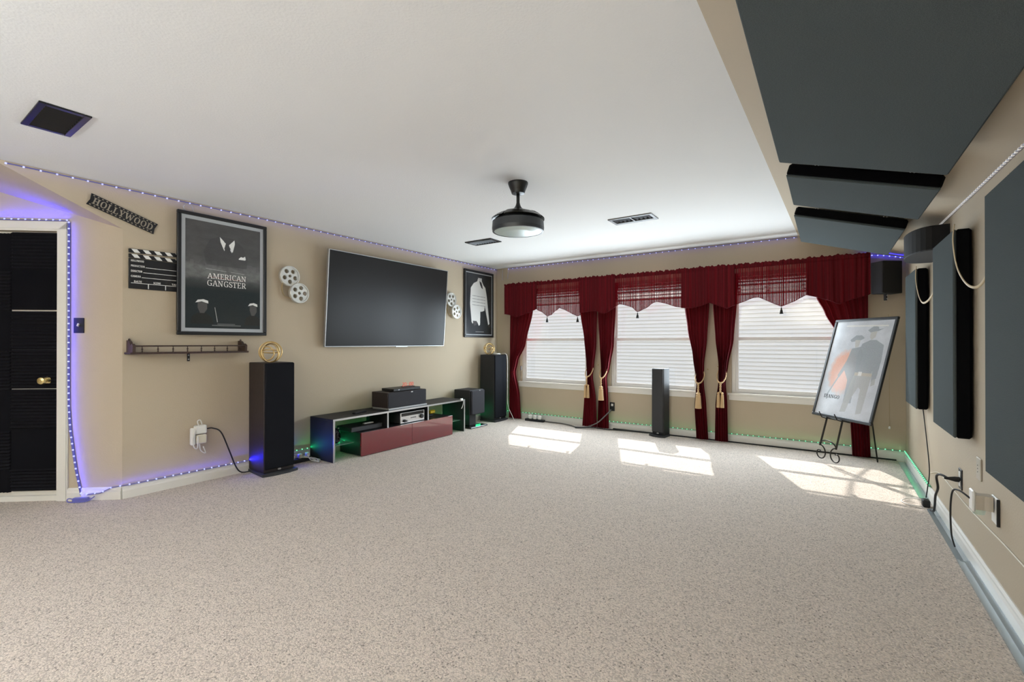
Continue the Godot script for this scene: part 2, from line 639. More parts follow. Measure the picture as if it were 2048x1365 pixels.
func openings() -> void:
	# windows
	for k in WINDOWS.size():
		var x0: float = WINDOWS[k][0]
		var x1: float = WINDOWS[k][1]
		var root := struct_root("window_%d" % (k + 1), ["left window, half hidden by its tied-back curtains", "middle window behind the slim tower speaker", "right window beside the easel"][k])
		var f := MB.new()
		for e in [[x0, x0 + 0.045], [x1 - 0.045, x1]]:
			f.span(Vector3(e[0], SILL, -0.14), Vector3(e[1], HEAD, -0.055), 0.003)
		f.span(Vector3(x0 + 0.045, HEAD - 0.045, -0.14), Vector3(x1 - 0.045, HEAD, -0.055), 0.003)
		f.span(Vector3(x0 + 0.045, SILL, -0.14), Vector3(x1 - 0.045, SILL + 0.012, -0.055), 0.003)
		part(root, "window_frame", f, M.vinyl_white)
		# lower sash sits nearer the room than the upper one
		for u in [[SILL + 0.012, 1.315, -0.088, -0.062], [1.275, HEAD - 0.045, -0.122, -0.096]]:
			var s := MB.new()
			var a := x0 + 0.045
			var b := x1 - 0.045
			s.span(Vector3(a, u[0], u[2]), Vector3(a + 0.03, u[1], u[3]), 0.003)
			s.span(Vector3(b - 0.03, u[0], u[2]), Vector3(b, u[1], u[3]), 0.003)
			s.span(Vector3(a + 0.03, u[0], u[2]), Vector3(b - 0.03, u[0] + 0.042, u[3]), 0.003)
			s.span(Vector3(a + 0.03, u[1] - 0.04, u[2]), Vector3(b - 0.03, u[1], u[3]), 0.003)
			var sash := part(root, "sash", s, M.vinyl_white)
			part(sash, "pane", MB.new().span(Vector3(a + 0.03, u[0] + 0.042, (u[2] + u[3]) / 2 - 0.002), Vector3(b - 0.03, u[1] - 0.04, (u[2] + u[3]) / 2 + 0.002)), M.window_glass)
		var ms := MB.new()
		ms.quad(Vector3(x0 + 0.04, SILL, -0.15), Vector3(x1 - 0.04, SILL, -0.15), Vector3(x1 - 0.04, HEAD, -0.15), Vector3(x0 + 0.04, HEAD, -0.15))
		part(root, "insect_screen", ms, M.insect_screen)
		var si := MB.new()
		si.span(Vector3(x0 - 0.04, SILL - 0.028, 0.0), Vector3(x1 + 0.04, SILL, 0.012), 0.003)
		si.span(Vector3(x0, SILL - 0.028, -0.15), Vector3(x1, SILL, 0.0), 0.0)
		part(root, "window_sill", si, M.trim_white)
		part(root, "sill_apron", MB.new().span(Vector3(x0 - 0.025, SILL - 0.088, 0.0), Vector3(x1 + 0.025, SILL - 0.028, 0.009), 0.003), M.trim_white)
		# raised slat blind
		var bl := thing("window_blind", ["white slat blind pulled up behind the left valance", "white slat blind pulled up behind the middle valance", "white slat blind pulled up behind the right valance"][k], "blind", Vector3((x0 + x1) / 2, 0, -0.028), 0.0, "slat blinds behind the valances")
		var bw := x1 - x0 - 0.03
		part(bl, "headrail", MB.new().span(Vector3(-bw / 2, HEAD - 0.045, -0.022), Vector3(bw / 2, HEAD - 0.002, 0.022), 0.003), M.blind_slat)
		var slat := MB.new().box(Vector3.ZERO, Vector3(bw, 0.0035, 0.046), 0.001, Basis(Vector3.RIGHT, 0.5)).done()
		var y := HEAD - 0.07
		while y > 1.875:
			part(bl, "slat", slat, M.blind_slat).position = Vector3(0, y, 0)
			y -= 0.042
		part(bl, "bottom_rail", MB.new().span(Vector3(-bw / 2, 1.84, -0.022), Vector3(bw / 2, 1.862, 0.022), 0.004), M.blind_slat)
		for e in [-0.42, 0.0, 0.42]:
			part(bl, "ladder_cord", MB.new().tube([Vector3(bw * e, HEAD - 0.04, 0.024), Vector3(bw * e, 1.85, 0.024)], 0.0015, 5), M.cable_white)
	# door: white casing, slab and wedge-foam tiles
	var c := MB.new()
	for step in [[0.395, 0.475, 0.012], [0.403, 0.46, 0.018]]:
		c.prism(pv([step[0], 0, step[1], 0, step[1], 2.13 if step[1] > 0.47 else 2.145, step[0], 2.205 if step[0] < 0.4 else 2.197]), DOOR_FROM, DOOR_DIR, Vector3.UP, DOOR_OUT, 0.0, step[2])
	c.prism(pv([0.395, 2.13, 1.37, 2.13, 1.37, 2.205, 0.395, 2.205]), DOOR_FROM, DOOR_DIR, Vector3.UP, DOOR_OUT, 0.0, 0.012)
	c.prism(pv([0.403, 2.145, 1.362, 2.145, 1.362, 2.197, 0.403, 2.197]), DOOR_FROM, DOOR_DIR, Vector3.UP, DOOR_OUT, 0.0, 0.018)
	c.prism(pv([1.29, 0, 1.37, 0, 1.37, 2.13, 1.29, 2.13]), DOOR_FROM, DOOR_DIR, Vector3.UP, DOOR_OUT, 0.0, 0.012)
	c.prism(pv([0.46, 0, 0.475, 0, 0.475, 2.13, 0.46, 2.13]), DOOR_FROM, DOOR_DIR, Vector3.UP, DOOR_OUT, -0.12, 0.0)
	struct("trim_1", c, M.trim_white, "white door casing")
	var dr := struct_root("door_1", "door covered in black ridged foam tiles")
	part(dr, "slab", MB.new().prism(pv([0.478, 0.012, 1.288, 0.012, 1.288, 2.127, 0.478, 2.127]), DOOR_FROM, DOOR_DIR, Vector3.UP, DOOR_OUT, -0.07, -0.032), M.door_white)
	part(dr, "threshold", MB.new().prism(pv([0.475, 0.0, 1.29, 0.0, 1.29, 0.04, 0.475, 0.04]), DOOR_FROM, DOOR_DIR, Vector3.UP, DOOR_OUT, -0.03, -0.004), M.trim_white)
	var ys := [2.122, 1.823, 1.503, 1.193, 0.879, 0.567, 0.253, 0.075]
	for col in 2:
		var s0: float = 0.482 if col == 0 else 0.836
		var s1: float = 0.83 if col == 0 else 1.184
		for r in ys.size() - 1:
			var yt: float = ys[r] - (0.0 if col == 0 else 0.012)
			var yb: float = ys[r + 1] + (0.006 if r in [1, 3] and col == 0 else 0.0005) - (0.0 if col == 0 else 0.012)
			if yb < 0.07:
				yb = 0.07
			if r == 2 and col == 0:
				yt -= 0.006
			var upright: bool = (r in [1, 5]) if col == 0 else (r in [0, 2, 4, 6])
			var t := MB.new()
			var base := -0.03
			t.prism(pv([s0, yb, s1, yb, s1, yt, s0, yt]), DOOR_FROM, DOOR_DIR, Vector3.UP, DOOR_OUT, base, base + 0.006)
			var long := (s1 - s0) if upright else (yt - yb)
			var n := int(round(long / 0.0265))
			for j in n:
				var a := long * j / n
				var b := long * (j + 1.0) / n
				var m := (a + b) / 2.0
				var q := []
				for e in [[a + 0.001, base + 0.006], [m, base + 0.024], [b - 0.001, base + 0.006]]:
					for g in 2:
						if upright:
							q.append(door_at(s0 + e[0], yt if g else yb, e[1]))
						else:
							q.append(door_at(s1 if g else s0, yb + e[0], e[1]))
				var cen: Vector3 = (q[0] + q[1] + q[2] + q[3] + q[4] + q[5]) / 6.0
				t.quad_out(q[0], q[1], q[3], q[2], cen)
				t.quad_out(q[2], q[3], q[5], q[4], cen)
				t.tri_out(q[0], q[2], q[4], cen)
				t.tri_out(q[1], q[3], q[5], cen)
			part(dr, "foam_tile", t, M.foam)
	var kb := Basis(DOOR_DIR, Vector3.UP, DOOR_OUT) * Basis(Vector3.RIGHT, PI / 2)
	part(dr, "door_knob", MB.new().lathe([[0.0, 0.0], [0.03, 0.0], [0.03, 0.006], [0.012, 0.01], [0.012, 0.03], [0.024, 0.038], [0.03, 0.05], [0.026, 0.062], [0.012, 0.067], [0.0, 0.068]], door_at(0.565, 0.95, -0.018), 24, kb), M.brass)
	# light switch on the door wall
	var sw := thing("light_switch", "black light switch plate with white toggle beside the door", "switch", door_at(0.32, 1.385, 0.0), PI / 2 - atan2(0.771, 0.637) + 0.0)
	sw.basis = Basis(-DOOR_DIR, Vector3.UP, DOOR_OUT)
	part(sw, "plate", MB.new().box(Vector3(0, 0, 0.003), Vector3(0.078, 0.12, 0.006), 0.002), M.black_satin)
	part(sw, "toggle", MB.new().box(Vector3(0.0, 0.004, 0.012), Vector3(0.012, 0.026, 0.016), 0.003, Basis(Vector3.RIGHT, -0.4)), M.plastic_white)


func outside() -> void:
	var h := thing("neighbour_house", "white lap-sided house seen through the windows", "house", Vector3(0.5, -0.6, -7.0))
	part(h, "wall", MB.new().span(Vector3(-9, 0, -0.3), Vector3(9, 4.3, -0.02)), M.siding)
	var board := MB.new().prism(pv([0, 0, 0.04, 0.004, 0.006, 0.112, 0, 0.112]), Vector3.ZERO, Vector3.BACK, Vector3.UP, Vector3.RIGHT, -9.0, 9.0).done()
	for k in 41:
		part(h, "siding_board", board, M.siding).position = Vector3(0, 0.104 * k, -0.02)
	part(h, "roof", MB.new().prism(pv([0.4, 4.25, -5.0, 6.0, -5.0, 6.1, 0.4, 4.35]), Vector3.ZERO, Vector3.BACK, Vector3.UP, Vector3.RIGHT, -9.3, 9.3), M.roof_shingle)
	single("ground_outside", MB.new().span(Vector3(-14, -0.75, -14), Vector3(16, -0.6, -0.2)), M.exterior_ground, "pale ground between the two houses", "ground")
	single("house_wall_outside", MB.new().span(Vector3(-6, -0.6, -0.18), Vector3(-0.16, 3.0, -0.165)), M.siding, "outer face of the house beyond the windows", "wall")
	# bare tree whose branches shade the right-hand window
	var t := thing("bare_tree", "bare tree outside shading the right window", "tree", Vector3(4.95, -0.6, -2.3))
	part(t, "trunk", MB.new().tube([Vector3(0, 0, 0), Vector3(0.03, 1.2, 0), Vector3(0.06, 2.4, 0.02), Vector3(-0.12, 3.1, 0), Vector3(-0.5, 3.9, -0.05), Vector3(-0.9, 4.9, -0.1)], 0.04, 8), M.bark)
	for b in [[Vector3(-0.1, 2.95, 0), Vector3(-0.75, 3.5, 0.02), Vector3(-1.15, 4.2, 0.0), Vector3(-1.5, 5.0, 0)], [Vector3(-0.12, 3.05, 0), Vector3(-1.0, 3.35, 0.1), Vector3(-1.5, 4.15, 0.1), Vector3(-1.85, 4.9, 0.15)], [Vector3(-0.5, 3.9, -0.05), Vector3(-0.7, 4.6, 0.1), Vector3(-0.6, 5.4, 0.2)], [Vector3(-1.0, 3.35, 0.1), Vector3(-1.2, 3.3, 0.0), Vector3(-1.5, 3.6, -0.1)]]:
		part(t, "branch", MB.new().tube(b, 0.02, 6), M.bark)


func fill_lamps_behind_camera() -> void:
	# invented ceiling fixtures behind the camera, added as fill to brighten the room
	for p in [Vector3(1.8, CEIL, 8.2), Vector3(3.9, CEIL, 8.2)]:
		var l := thing("fill_ceiling_light", ["added round white fill light on the ceiling at the rear left, out of view", "added round white fill light on the ceiling at the rear right, out of view"][0 if p.x < 2.0 else 1], "light", p, 0.0, "added ceiling fill lights")
		part(l, "rim", MB.new().lathe([[0.24, 0.0], [0.24, -0.05], [0.21, -0.055], [0.21, 0.0]], Vector3.ZERO, 32), M.plastic_white)
		part(l, "fill_lamp_diffuser", MB.new().lathe([[0.0, -0.052], [0.12, -0.05], [0.21, -0.045], [0.21, 0.0]], Vector3.ZERO, 32), glowing("fill_diffuser_glow", Color(1.0, 0.97, 0.92), 3.0))
		area_light("fill_ceiling_light_glow", p + Vector3(0, -0.07, 0), Vector3.DOWN, Vector2(0.4, 0.4), 10.0, Color(0.95, 0.97, 1.0))
	# invented uplighters out of view, added to bounce fill off the ceiling
	for p in [Vector3(4.4, 0, 8.5), Vector3(1.9, 0, 8.5)]:
		var l := thing("fill_uplighter", ["added tall fill uplighter at the rear left, out of view", "added tall fill uplighter at the rear right, out of view"][0 if p.x < 2.0 else 1], "lamp", p, 0.0, "added fill uplighters")
		part(l, "base", MB.new().lathe([[0.0, 0.03], [0.1, 0.025], [0.14, 0.0], [0.0, 0.0]].map(func(q): return q), Vector3.ZERO, 24), M.near_black)
		part(l, "pole", MB.new().tube([Vector3(0, 0.02, 0), Vector3(0, 1.5, 0)], 0.012, 10), M.near_black)
		part(l, "fill_lamp_shade", MB.new().lathe([[0.03, 1.5], [0.12, 1.54], [0.18, 1.62], [0.175, 1.62], [0.115, 1.55], [0.0, 1.51]], Vector3.ZERO, 32), M.fill_lamp_shade)
		area_light("fill_uplighter_glow", p + Vector3(0, 1.63, 0), Vector3.UP, Vector2(0.3, 0.3), 150.0, Color(0.91, 0.96, 1.0))


# ------------------------------------------------------------------ curtains
func along(line: Array, x: float) -> float:          # y of a polyline at x
	for k in line.size() - 1:
		if x <= line[k + 1][0]:
			return lerpf(line[k][1], line[k + 1][1], clampf((x - line[k][0]) / maxf(line[k + 1][0] - line[k][0], 1e-6), 0.0, 1.0))
	return line[-1][1]

func down(line: Array, y: float) -> float:           # x of a polyline ordered by falling y
	for k in line.size() - 1:
		if y >= line[k + 1][1]:
			var t := clampf((line[k][1] - y) / maxf(line[k][1] - line[k + 1][1], 1e-6), 0.0, 1.0)
			t = t * t * (3.0 - 2.0 * t) * 0.5 + t * 0.5
			return lerpf(line[k][0], line[k + 1][0], t)
	return line[-1][0]

func fold_noise(x: float, sd: int) -> float:         # uneven gathers
	return sin(x * 61.0 + sd * 1.7) * 0.55 + sin(x * 143.0 + sd * 2.3 + 1.1 * sin(x * 9.0)) * 0.3 + sin(x * 27.0 + sd) * 0.45

func valance(x0: float, x1: float, hem: Array, z: float, sheer: bool, label: String, sd: int, tassels := []) -> Node3D:
	var v := thing("valance", label, "valance", Vector3.ZERO, 0.0, "red valances over the windows")
	var top := func(x: float) -> float: return 2.208 + 0.006 * sin(x * 83.0 + sd + 3.0 * sin(x * 7.0)) + 0.005 * sin(x * 37.0 + 2.0 * sin(x * 11.0)) + 0.004 * sin(x * 171.0)
	var n := int((x1 - x0) / 0.006)
	part(v, "header", MB.new().sheet(n, 4, func(a, b):
		var x: float = lerpf(x0, x1, a)
		return Vector3(x, lerpf(top.call(x), 2.15, b), z + 0.006 * fold_noise(x, sd) + 0.008 * sin(b * PI * 2.0)), (x1 - x0) * 2.2), M.velvet)
	part(v, "skirt", MB.new().sheet(n, 14, func(a, b):
		var x: float = lerpf(x0, x1, a)
		return Vector3(x, lerpf(2.152, along(hem, x), b), z + (0.007 + 0.009 * b) * fold_noise(x + 0.01 * b * sin(x * 13.0), sd)), (x1 - x0) * 2.2), M.voile_sheer if sheer else M.velvet)
	var edge := []
	for k in 61:
		var x := lerpf(x0, x1, k / 60.0)
		edge.append(Vector3(x, along(hem, x), z + 0.014 * fold_noise(x + 0.01 * sin(x * 13.0), sd)))
	part(v, "hem", MB.new().tube(edge, 0.0035, 5), M.velvet)
	for t in tassels:
		var y := along(hem, t)
		var ta := part(v, "tassel", MB.new().lathe([[0.0, 0.0], [0.006, -0.002], [0.009, -0.012], [0.006, -0.02], [0.011, -0.026], [0.014, -0.04], [0.021, -0.075], [0.0, -0.078]], Vector3(t, y - 0.012, z), 14), M.tassel_dark)
		part(ta, "tassel_cord", MB.new().tube([Vector3(t, y + 0.004, z), Vector3(t, y - 0.014, z)], 0.002, 5), M.tassel_dark)
	return v

func curtain(left: Array, right: Array, zc: float, folds: float, label: String, sd: int) -> Node3D:
	var c := thing("curtain", label, "curtain", Vector3.ZERO, 0.0, "tied-back red curtains")
	var y0 := 2.1
	part(c, "cloth", MB.new().sheet(int(folds * 14), 46, func(a, b):
		var y: float = lerpf(y0, 0.012, b)
		var l := down(left, y)
		var r := down(right, y)
		var wide := r - l
		var amp := 0.012 + 0.02 * clampf(0.22 - wide, 0.0, 0.2) / 0.2
		var ph: float = a * folds * TAU + 0.6 * sin(a * 9.0 + sd) + 0.5 * sin(b * 5.0 + sd + a * 4.0)
		var bulge := 0.05 * sin(PI * a) * clampf((0.3 - wide) / 0.25, 0.0, 1.0)
		return Vector3(lerpf(l, r, a) + 0.004 * cos(ph), y, zc + amp * sin(ph) + bulge), 1.5), M.velvet)
	return c

func tieback(at: Vector3, hook: Vector3, double: bool, wide: float, label: String) -> void:
	var t := thing("tieback", label, "tieback", Vector3.ZERO, 0.0, "gold rope tiebacks")
	# twisted rope: from the wall hook, across the front of the gathered cloth and back
	var loop := []
	for k in 25:
		var a := TAU * k / 24.0
		var p := Vector3(at.x + cos(a) * wide, at.y + 0.5 * (hook.y - at.y) * (1.0 - sin(a)) * 0.9 - 0.01 * sin(a), at.z + sin(a) * 0.075)
		loop.append(p)
	for s in 2:
		var strand := []
		for k in 97:
			var q := k / 96.0 * 24.0
			var i := mini(int(q), 23)
			var p: Vector3 = loop[i].lerp(loop[i + 1], q - i)
			var a := q * 2.6 + PI * s
			strand.append(p + Vector3(0, sin(a), cos(a)) * 0.005)
		part(t, "rope", MB.new().tube(strand, 0.006, 6), M.tassel_gold)
	var front := at + Vector3(0, 0, 0.085)
	part(t, "hook", MB.new().tube([Vector3(hook.x, hook.y, 0.0), Vector3(hook.x, hook.y, 0.03), Vector3(hook.x, hook.y + 0.012, 0.036)], 0.004, 6), M.brass)
	var len := 0.13
	for s in 2:
		var strand := []
		for k in 17:
			var q := k / 16.0
			var a := q * 14.0 + PI * s
			strand.append(front + Vector3(cos(a) * 0.007, -len * q, sin(a) * 0.005))
		part(t, "rope", MB.new().tube(strand, 0.006, 6), M.tassel_gold)
	var heads := [-0.022, 0.022] if double else [0.0]
	for dx in heads:
		var p: Vector3 = front + Vector3(dx, -len, 0)
		var w := 0.017 if double else 0.03
		part(t, "tassel_head", MB.new().lathe([[0.0, 0.01], [w * 0.6, 0.006], [w * 0.95, -0.008], [w * 0.7, -0.024], [w * 0.95, -0.03], [w * 1.0, -0.036], [0.0, -0.037]], p, 18), M.tassel_gold)
		# skirt of hanging threads: a fluted bell
		var sk := MB.new().smooth(true)
		var n := 40
		var h := 0.15 if double else 0.16
		for j in n:
			for q in 4:
				var c := []
				for e in [[j, q], [j + 1, q], [j + 1, q + 1], [j, q + 1]]:
					var a: float = TAU * e[0] / n
					var f: float = e[1] / 4.0
					var r := w * (0.9 + 0.32 * f) * (1.0 + (0.08 if int(e[0]) % 2 else -0.08))
					c.append(p + Vector3(cos(a) * r, -0.034 - h * f, sin(a) * r))
				sk.quad(c[0], c[1], c[2], c[3])
		part(t, "tassel_skirt", sk, M.tassel_gold)

func curtains() -> void:
	var rod := thing("curtain_rod", "thin white rod hidden in the valance headers", "rod")
	part(rod, "bar", MB.new().tube([Vector3(0.27, 2.178, 0.125), Vector3(5.03, 2.178, 0.125)], 0.007, 8), M.plastic_white)
	for x in [0.28, 1.86, 3.43, 5.02]:
		part(rod, "bracket", MB.new().span(Vector3(x - 0.008, 2.165, 0.0), Vector3(x + 0.008, 2.19, 0.13), 0.002), M.plastic_white)
	valance(0.28, 0.9, [[0.28, 1.72], [0.38, 1.70], [0.52, 1.66], [0.66, 1.70], [0.81, 1.74], [0.9, 1.78]], 0.178, false, "gathered red valance drop at the left end of the rod", 1)
	valance(0.86, 1.68, [[0.86, 1.79], [0.92, 1.75], [0.99, 1.72], [1.07, 1.65], [1.15, 1.68], [1.24, 1.75], [1.28, 1.78], [1.39, 1.74], [1.50, 1.68], [1.59, 1.64], [1.68, 1.67]], 0.145, true, "sheer scalloped red valance with two dark tassels", 2, [1.07, 1.59])
	valance(1.63, 2.19, [[1.63, 1.685], [1.77, 1.70], [1.88, 1.71], [1.91, 1.70], [2.01, 1.66], [2.08, 1.68], [2.19, 1.76]], 0.178, false, "gathered red valance drop between left and middle windows", 3)
	valance(2.15, 3.14, [[2.15, 1.74], [2.24, 1.79], [2.30, 1.78], [2.42, 1.74], [2.50, 1.67], [2.62, 1.72], [2.71, 1.78], [2.76, 1.80], [2.88, 1.77], [3.01, 1.72], [3.14, 1.70]], 0.145, true, "sheer scalloped red valance with one tassel over the middle window", 4, [2.5])
	valance(3.09, 3.72, [[3.09, 1.70], [3.21, 1.69], [3.32, 1.71], [3.43, 1.75], [3.53, 1.71], [3.63, 1.67], [3.72, 1.71]], 0.178, false, "gathered red valance drop between middle and right windows", 5)
	valance(3.68, 4.56, [[3.68, 1.70], [3.80, 1.74], [3.92, 1.79], [3.98, 1.79], [4.11, 1.72], [4.21, 1.67], [4.33, 1.72], [4.45, 1.79], [4.56, 1.76]], 0.145, true, "sheer scalloped red valance with one tassel over the right window", 6, [4.21])
	valance(4.46, 5.03, [[4.46, 1.79], [4.55, 1.76], [4.68, 1.71], [4.76, 1.67], [4.84, 1.71], [5.0, 1.75], [5.03, 1.77]], 0.178, false, "gathered red valance drop at the right end of the rod", 7)
	curtain([[0.31, 2.1], [0.34, 1.75], [0.33, 1.21], [0.34, 0.76], [0.32, 0.39], [0.31, 0.0]], [[0.86, 2.1], [0.77, 1.76], [0.63, 1.21], [0.49, 0.95], [0.44, 0.76], [0.52, 0.4], [0.54, 0.0]], 0.085, 6.0, "red curtain swept to the left edge of the left window", 1)
	curtain([[1.58, 2.1], [1.61, 1.66], [1.67, 1.29], [1.71, 0.96], [1.725, 0.76], [1.67, 0.4], [1.64, 0.0]], [[1.87, 2.1], [1.87, 1.69], [1.86, 1.22], [1.82, 0.89], [1.8, 0.76], [1.85, 0.41], [1.87, 0.0]], 0.085, 6.0, "red curtain tied on the right side of the left window", 2)
	curtain([[1.885, 2.1], [1.885, 1.65], [1.91, 1.22], [1.94, 0.89], [1.95, 0.75], [1.9, 0.42], [1.88, 0.0]], [[2.2, 2.1], [2.16, 1.75], [2.13, 1.22], [2.07, 0.9], [2.02, 0.75], [2.04, 0.43], [2.05, 0.0]], 0.085, 6.0, "red curtain tied on the left side of the middle window", 3)
	curtain([[3.07, 2.1], [3.1, 1.74], [3.14, 1.42], [3.21, 1.06], [3.26, 0.73], [3.23, 0.45], [3.25, 0.0]], [[3.42, 2.1], [3.41, 1.73], [3.38, 1.28], [3.345, 0.97], [3.34, 0.73], [3.37, 0.46], [3.395, 0.0]], 0.085, 6.0, "red curtain tied on the right side of the middle window", 4)
	curtain([[3.44, 2.1], [3.45, 1.73], [3.48, 1.28], [3.52, 0.97], [3.52, 0.76], [3.48, 0.47], [3.47, 0.0]], [[3.75, 2.1], [3.73, 1.78], [3.69, 1.28], [3.63, 0.97], [3.6, 0.76], [3.62, 0.48], [3.63, 0.0]], 0.085, 6.0, "red curtain tied on the left side of the right window", 5)
	curtain([[4.46, 2.1], [4.54, 1.77], [4.62, 1.59], [4.73, 1.35], [4.86, 1.06], [4.87, 0.75], [4.85, 0.5], [4.87, 0.0]], [[5.02, 2.1], [5.01, 1.76], [5.01, 1.44], [5.01, 1.06], [5.01, 0.64], [5.03, 0.0]], 0.07, 6.0, "red curtain behind the poster on the easel", 6)
	tieback(Vector3(1.762, 0.76, 0.115), Vector3(1.86, 0.92, 0.0), true, 0.052, "gold rope tieback with twin tassels right of the left window")
	tieback(Vector3(1.985, 0.75, 0.115), Vector3(1.93, 0.94, 0.0), false, 0.05, "gold rope tieback with one broad tassel left of the middle window")
	tieback(Vector3(3.302, 0.74, 0.115), Vector3(3.38, 0.9, 0.0), false, 0.052, "gold rope tieback with one broad tassel right of the middle window")
	tieback(Vector3(3.56, 0.76, 0.115), Vector3(3.5, 0.94, 0.0), true, 0.052, "gold rope tieback with twin tassels left of the right window")


# ------------------------------------------------------------------ things on the TV wall
# a node on the TV wall: x runs right (towards the window), y up, z out into the room
func on_left_wall(called: String, label: String, category: String, y: float, z: float, out := 0.0, group := "") -> Node3D:
	return thing(called, label, category, Vector3(out, y, z), PI / 2, group)

func fill(im: Image, pts: Array, c: Color) -> void:      # polygon in 0..1 picture coordinates
	var poly := PackedVector2Array()
	var lo := Vector2(1e9, 1e9)
	var hi := -lo
	for k in range(0, pts.size(), 2):
		var p := Vector2(pts[k] * im.get_width(), pts[k + 1] * im.get_height())
		poly.append(p)
		lo = lo.min(p)
		hi = hi.max(p)
	for y in range(maxi(0, int(lo.y)), mini(im.get_height(), int(hi.y) + 1)):
		for x in range(maxi(0, int(lo.x)), mini(im.get_width(), int(hi.x) + 1)):
			if Geometry2D.is_point_in_polygon(Vector2(x + 0.5, y + 0.5), poly):
				im.set_pixel(x, y, im.get_pixel(x, y).lerp(c, c.a))

func grain(im: Image, amount: float, sd: int) -> void:
	var r := RandomNumberGenerator.new()
	r.seed = sd
	for y in im.get_height():
		for x in im.get_width():
			var k := r.randf_range(-amount, amount)
			var c := im.get_pixel(x, y)
			im.set_pixel(x, y, Color(clampf(c.r + k, 0, 1), clampf(c.g + k, 0, 1), clampf(c.b + k, 0, 1)))

func printed(called: String, im: Image, rough: float) -> StandardMaterial3D:
	var m := flat(called, Color(1, 1, 1), rough)
	m.albedo_texture = ImageTexture.create_from_image(im)
	m.texture_repeat = false
	return m

func picture_quad(w: float, h: float, z: float) -> MB:
	return MB.new().sheet(1, 1, func(a, b): return Vector3((a - 0.5) * w, (0.5 - b) * h, z))

func frame_shape(w: float, h: float, rail: float, depth: float) -> MB:
	var f := MB.new()
	var a := depth - 0.006
	for s in [-1, 1]:
		var outer := [Vector3(-w / 2, s * h / 2, 0), Vector3(w / 2, s * h / 2, 0)]
		f.box(Vector3(0, s * (h / 2 - rail / 2), depth / 2), Vector3(w, rail, depth), 0.004)
		f.box(Vector3(s * (w / 2 - rail / 2), 0, depth / 2), Vector3(rail, h - 2 * rail, depth), 0.004)
	return f

func poster(root: Node3D, w: float, h: float, rail: float, mat_w: float, depth: float, im: Image, called: String) -> void:
	part(root, "frame", frame_shape(w, h, rail, depth), M.frame_black)
	part(root, "backing", MB.new().box(Vector3(0, 0, depth * 0.3), Vector3(w - 2 * rail + 0.004, h - 2 * rail + 0.004, depth * 0.5)), M.mat_grey)
	part(root, "print", picture_quad(w - 2 * rail - 2 * mat_w, h - 2 * rail - 2 * mat_w, depth * 0.55 + 0.002), printed(called, im, 0.16))

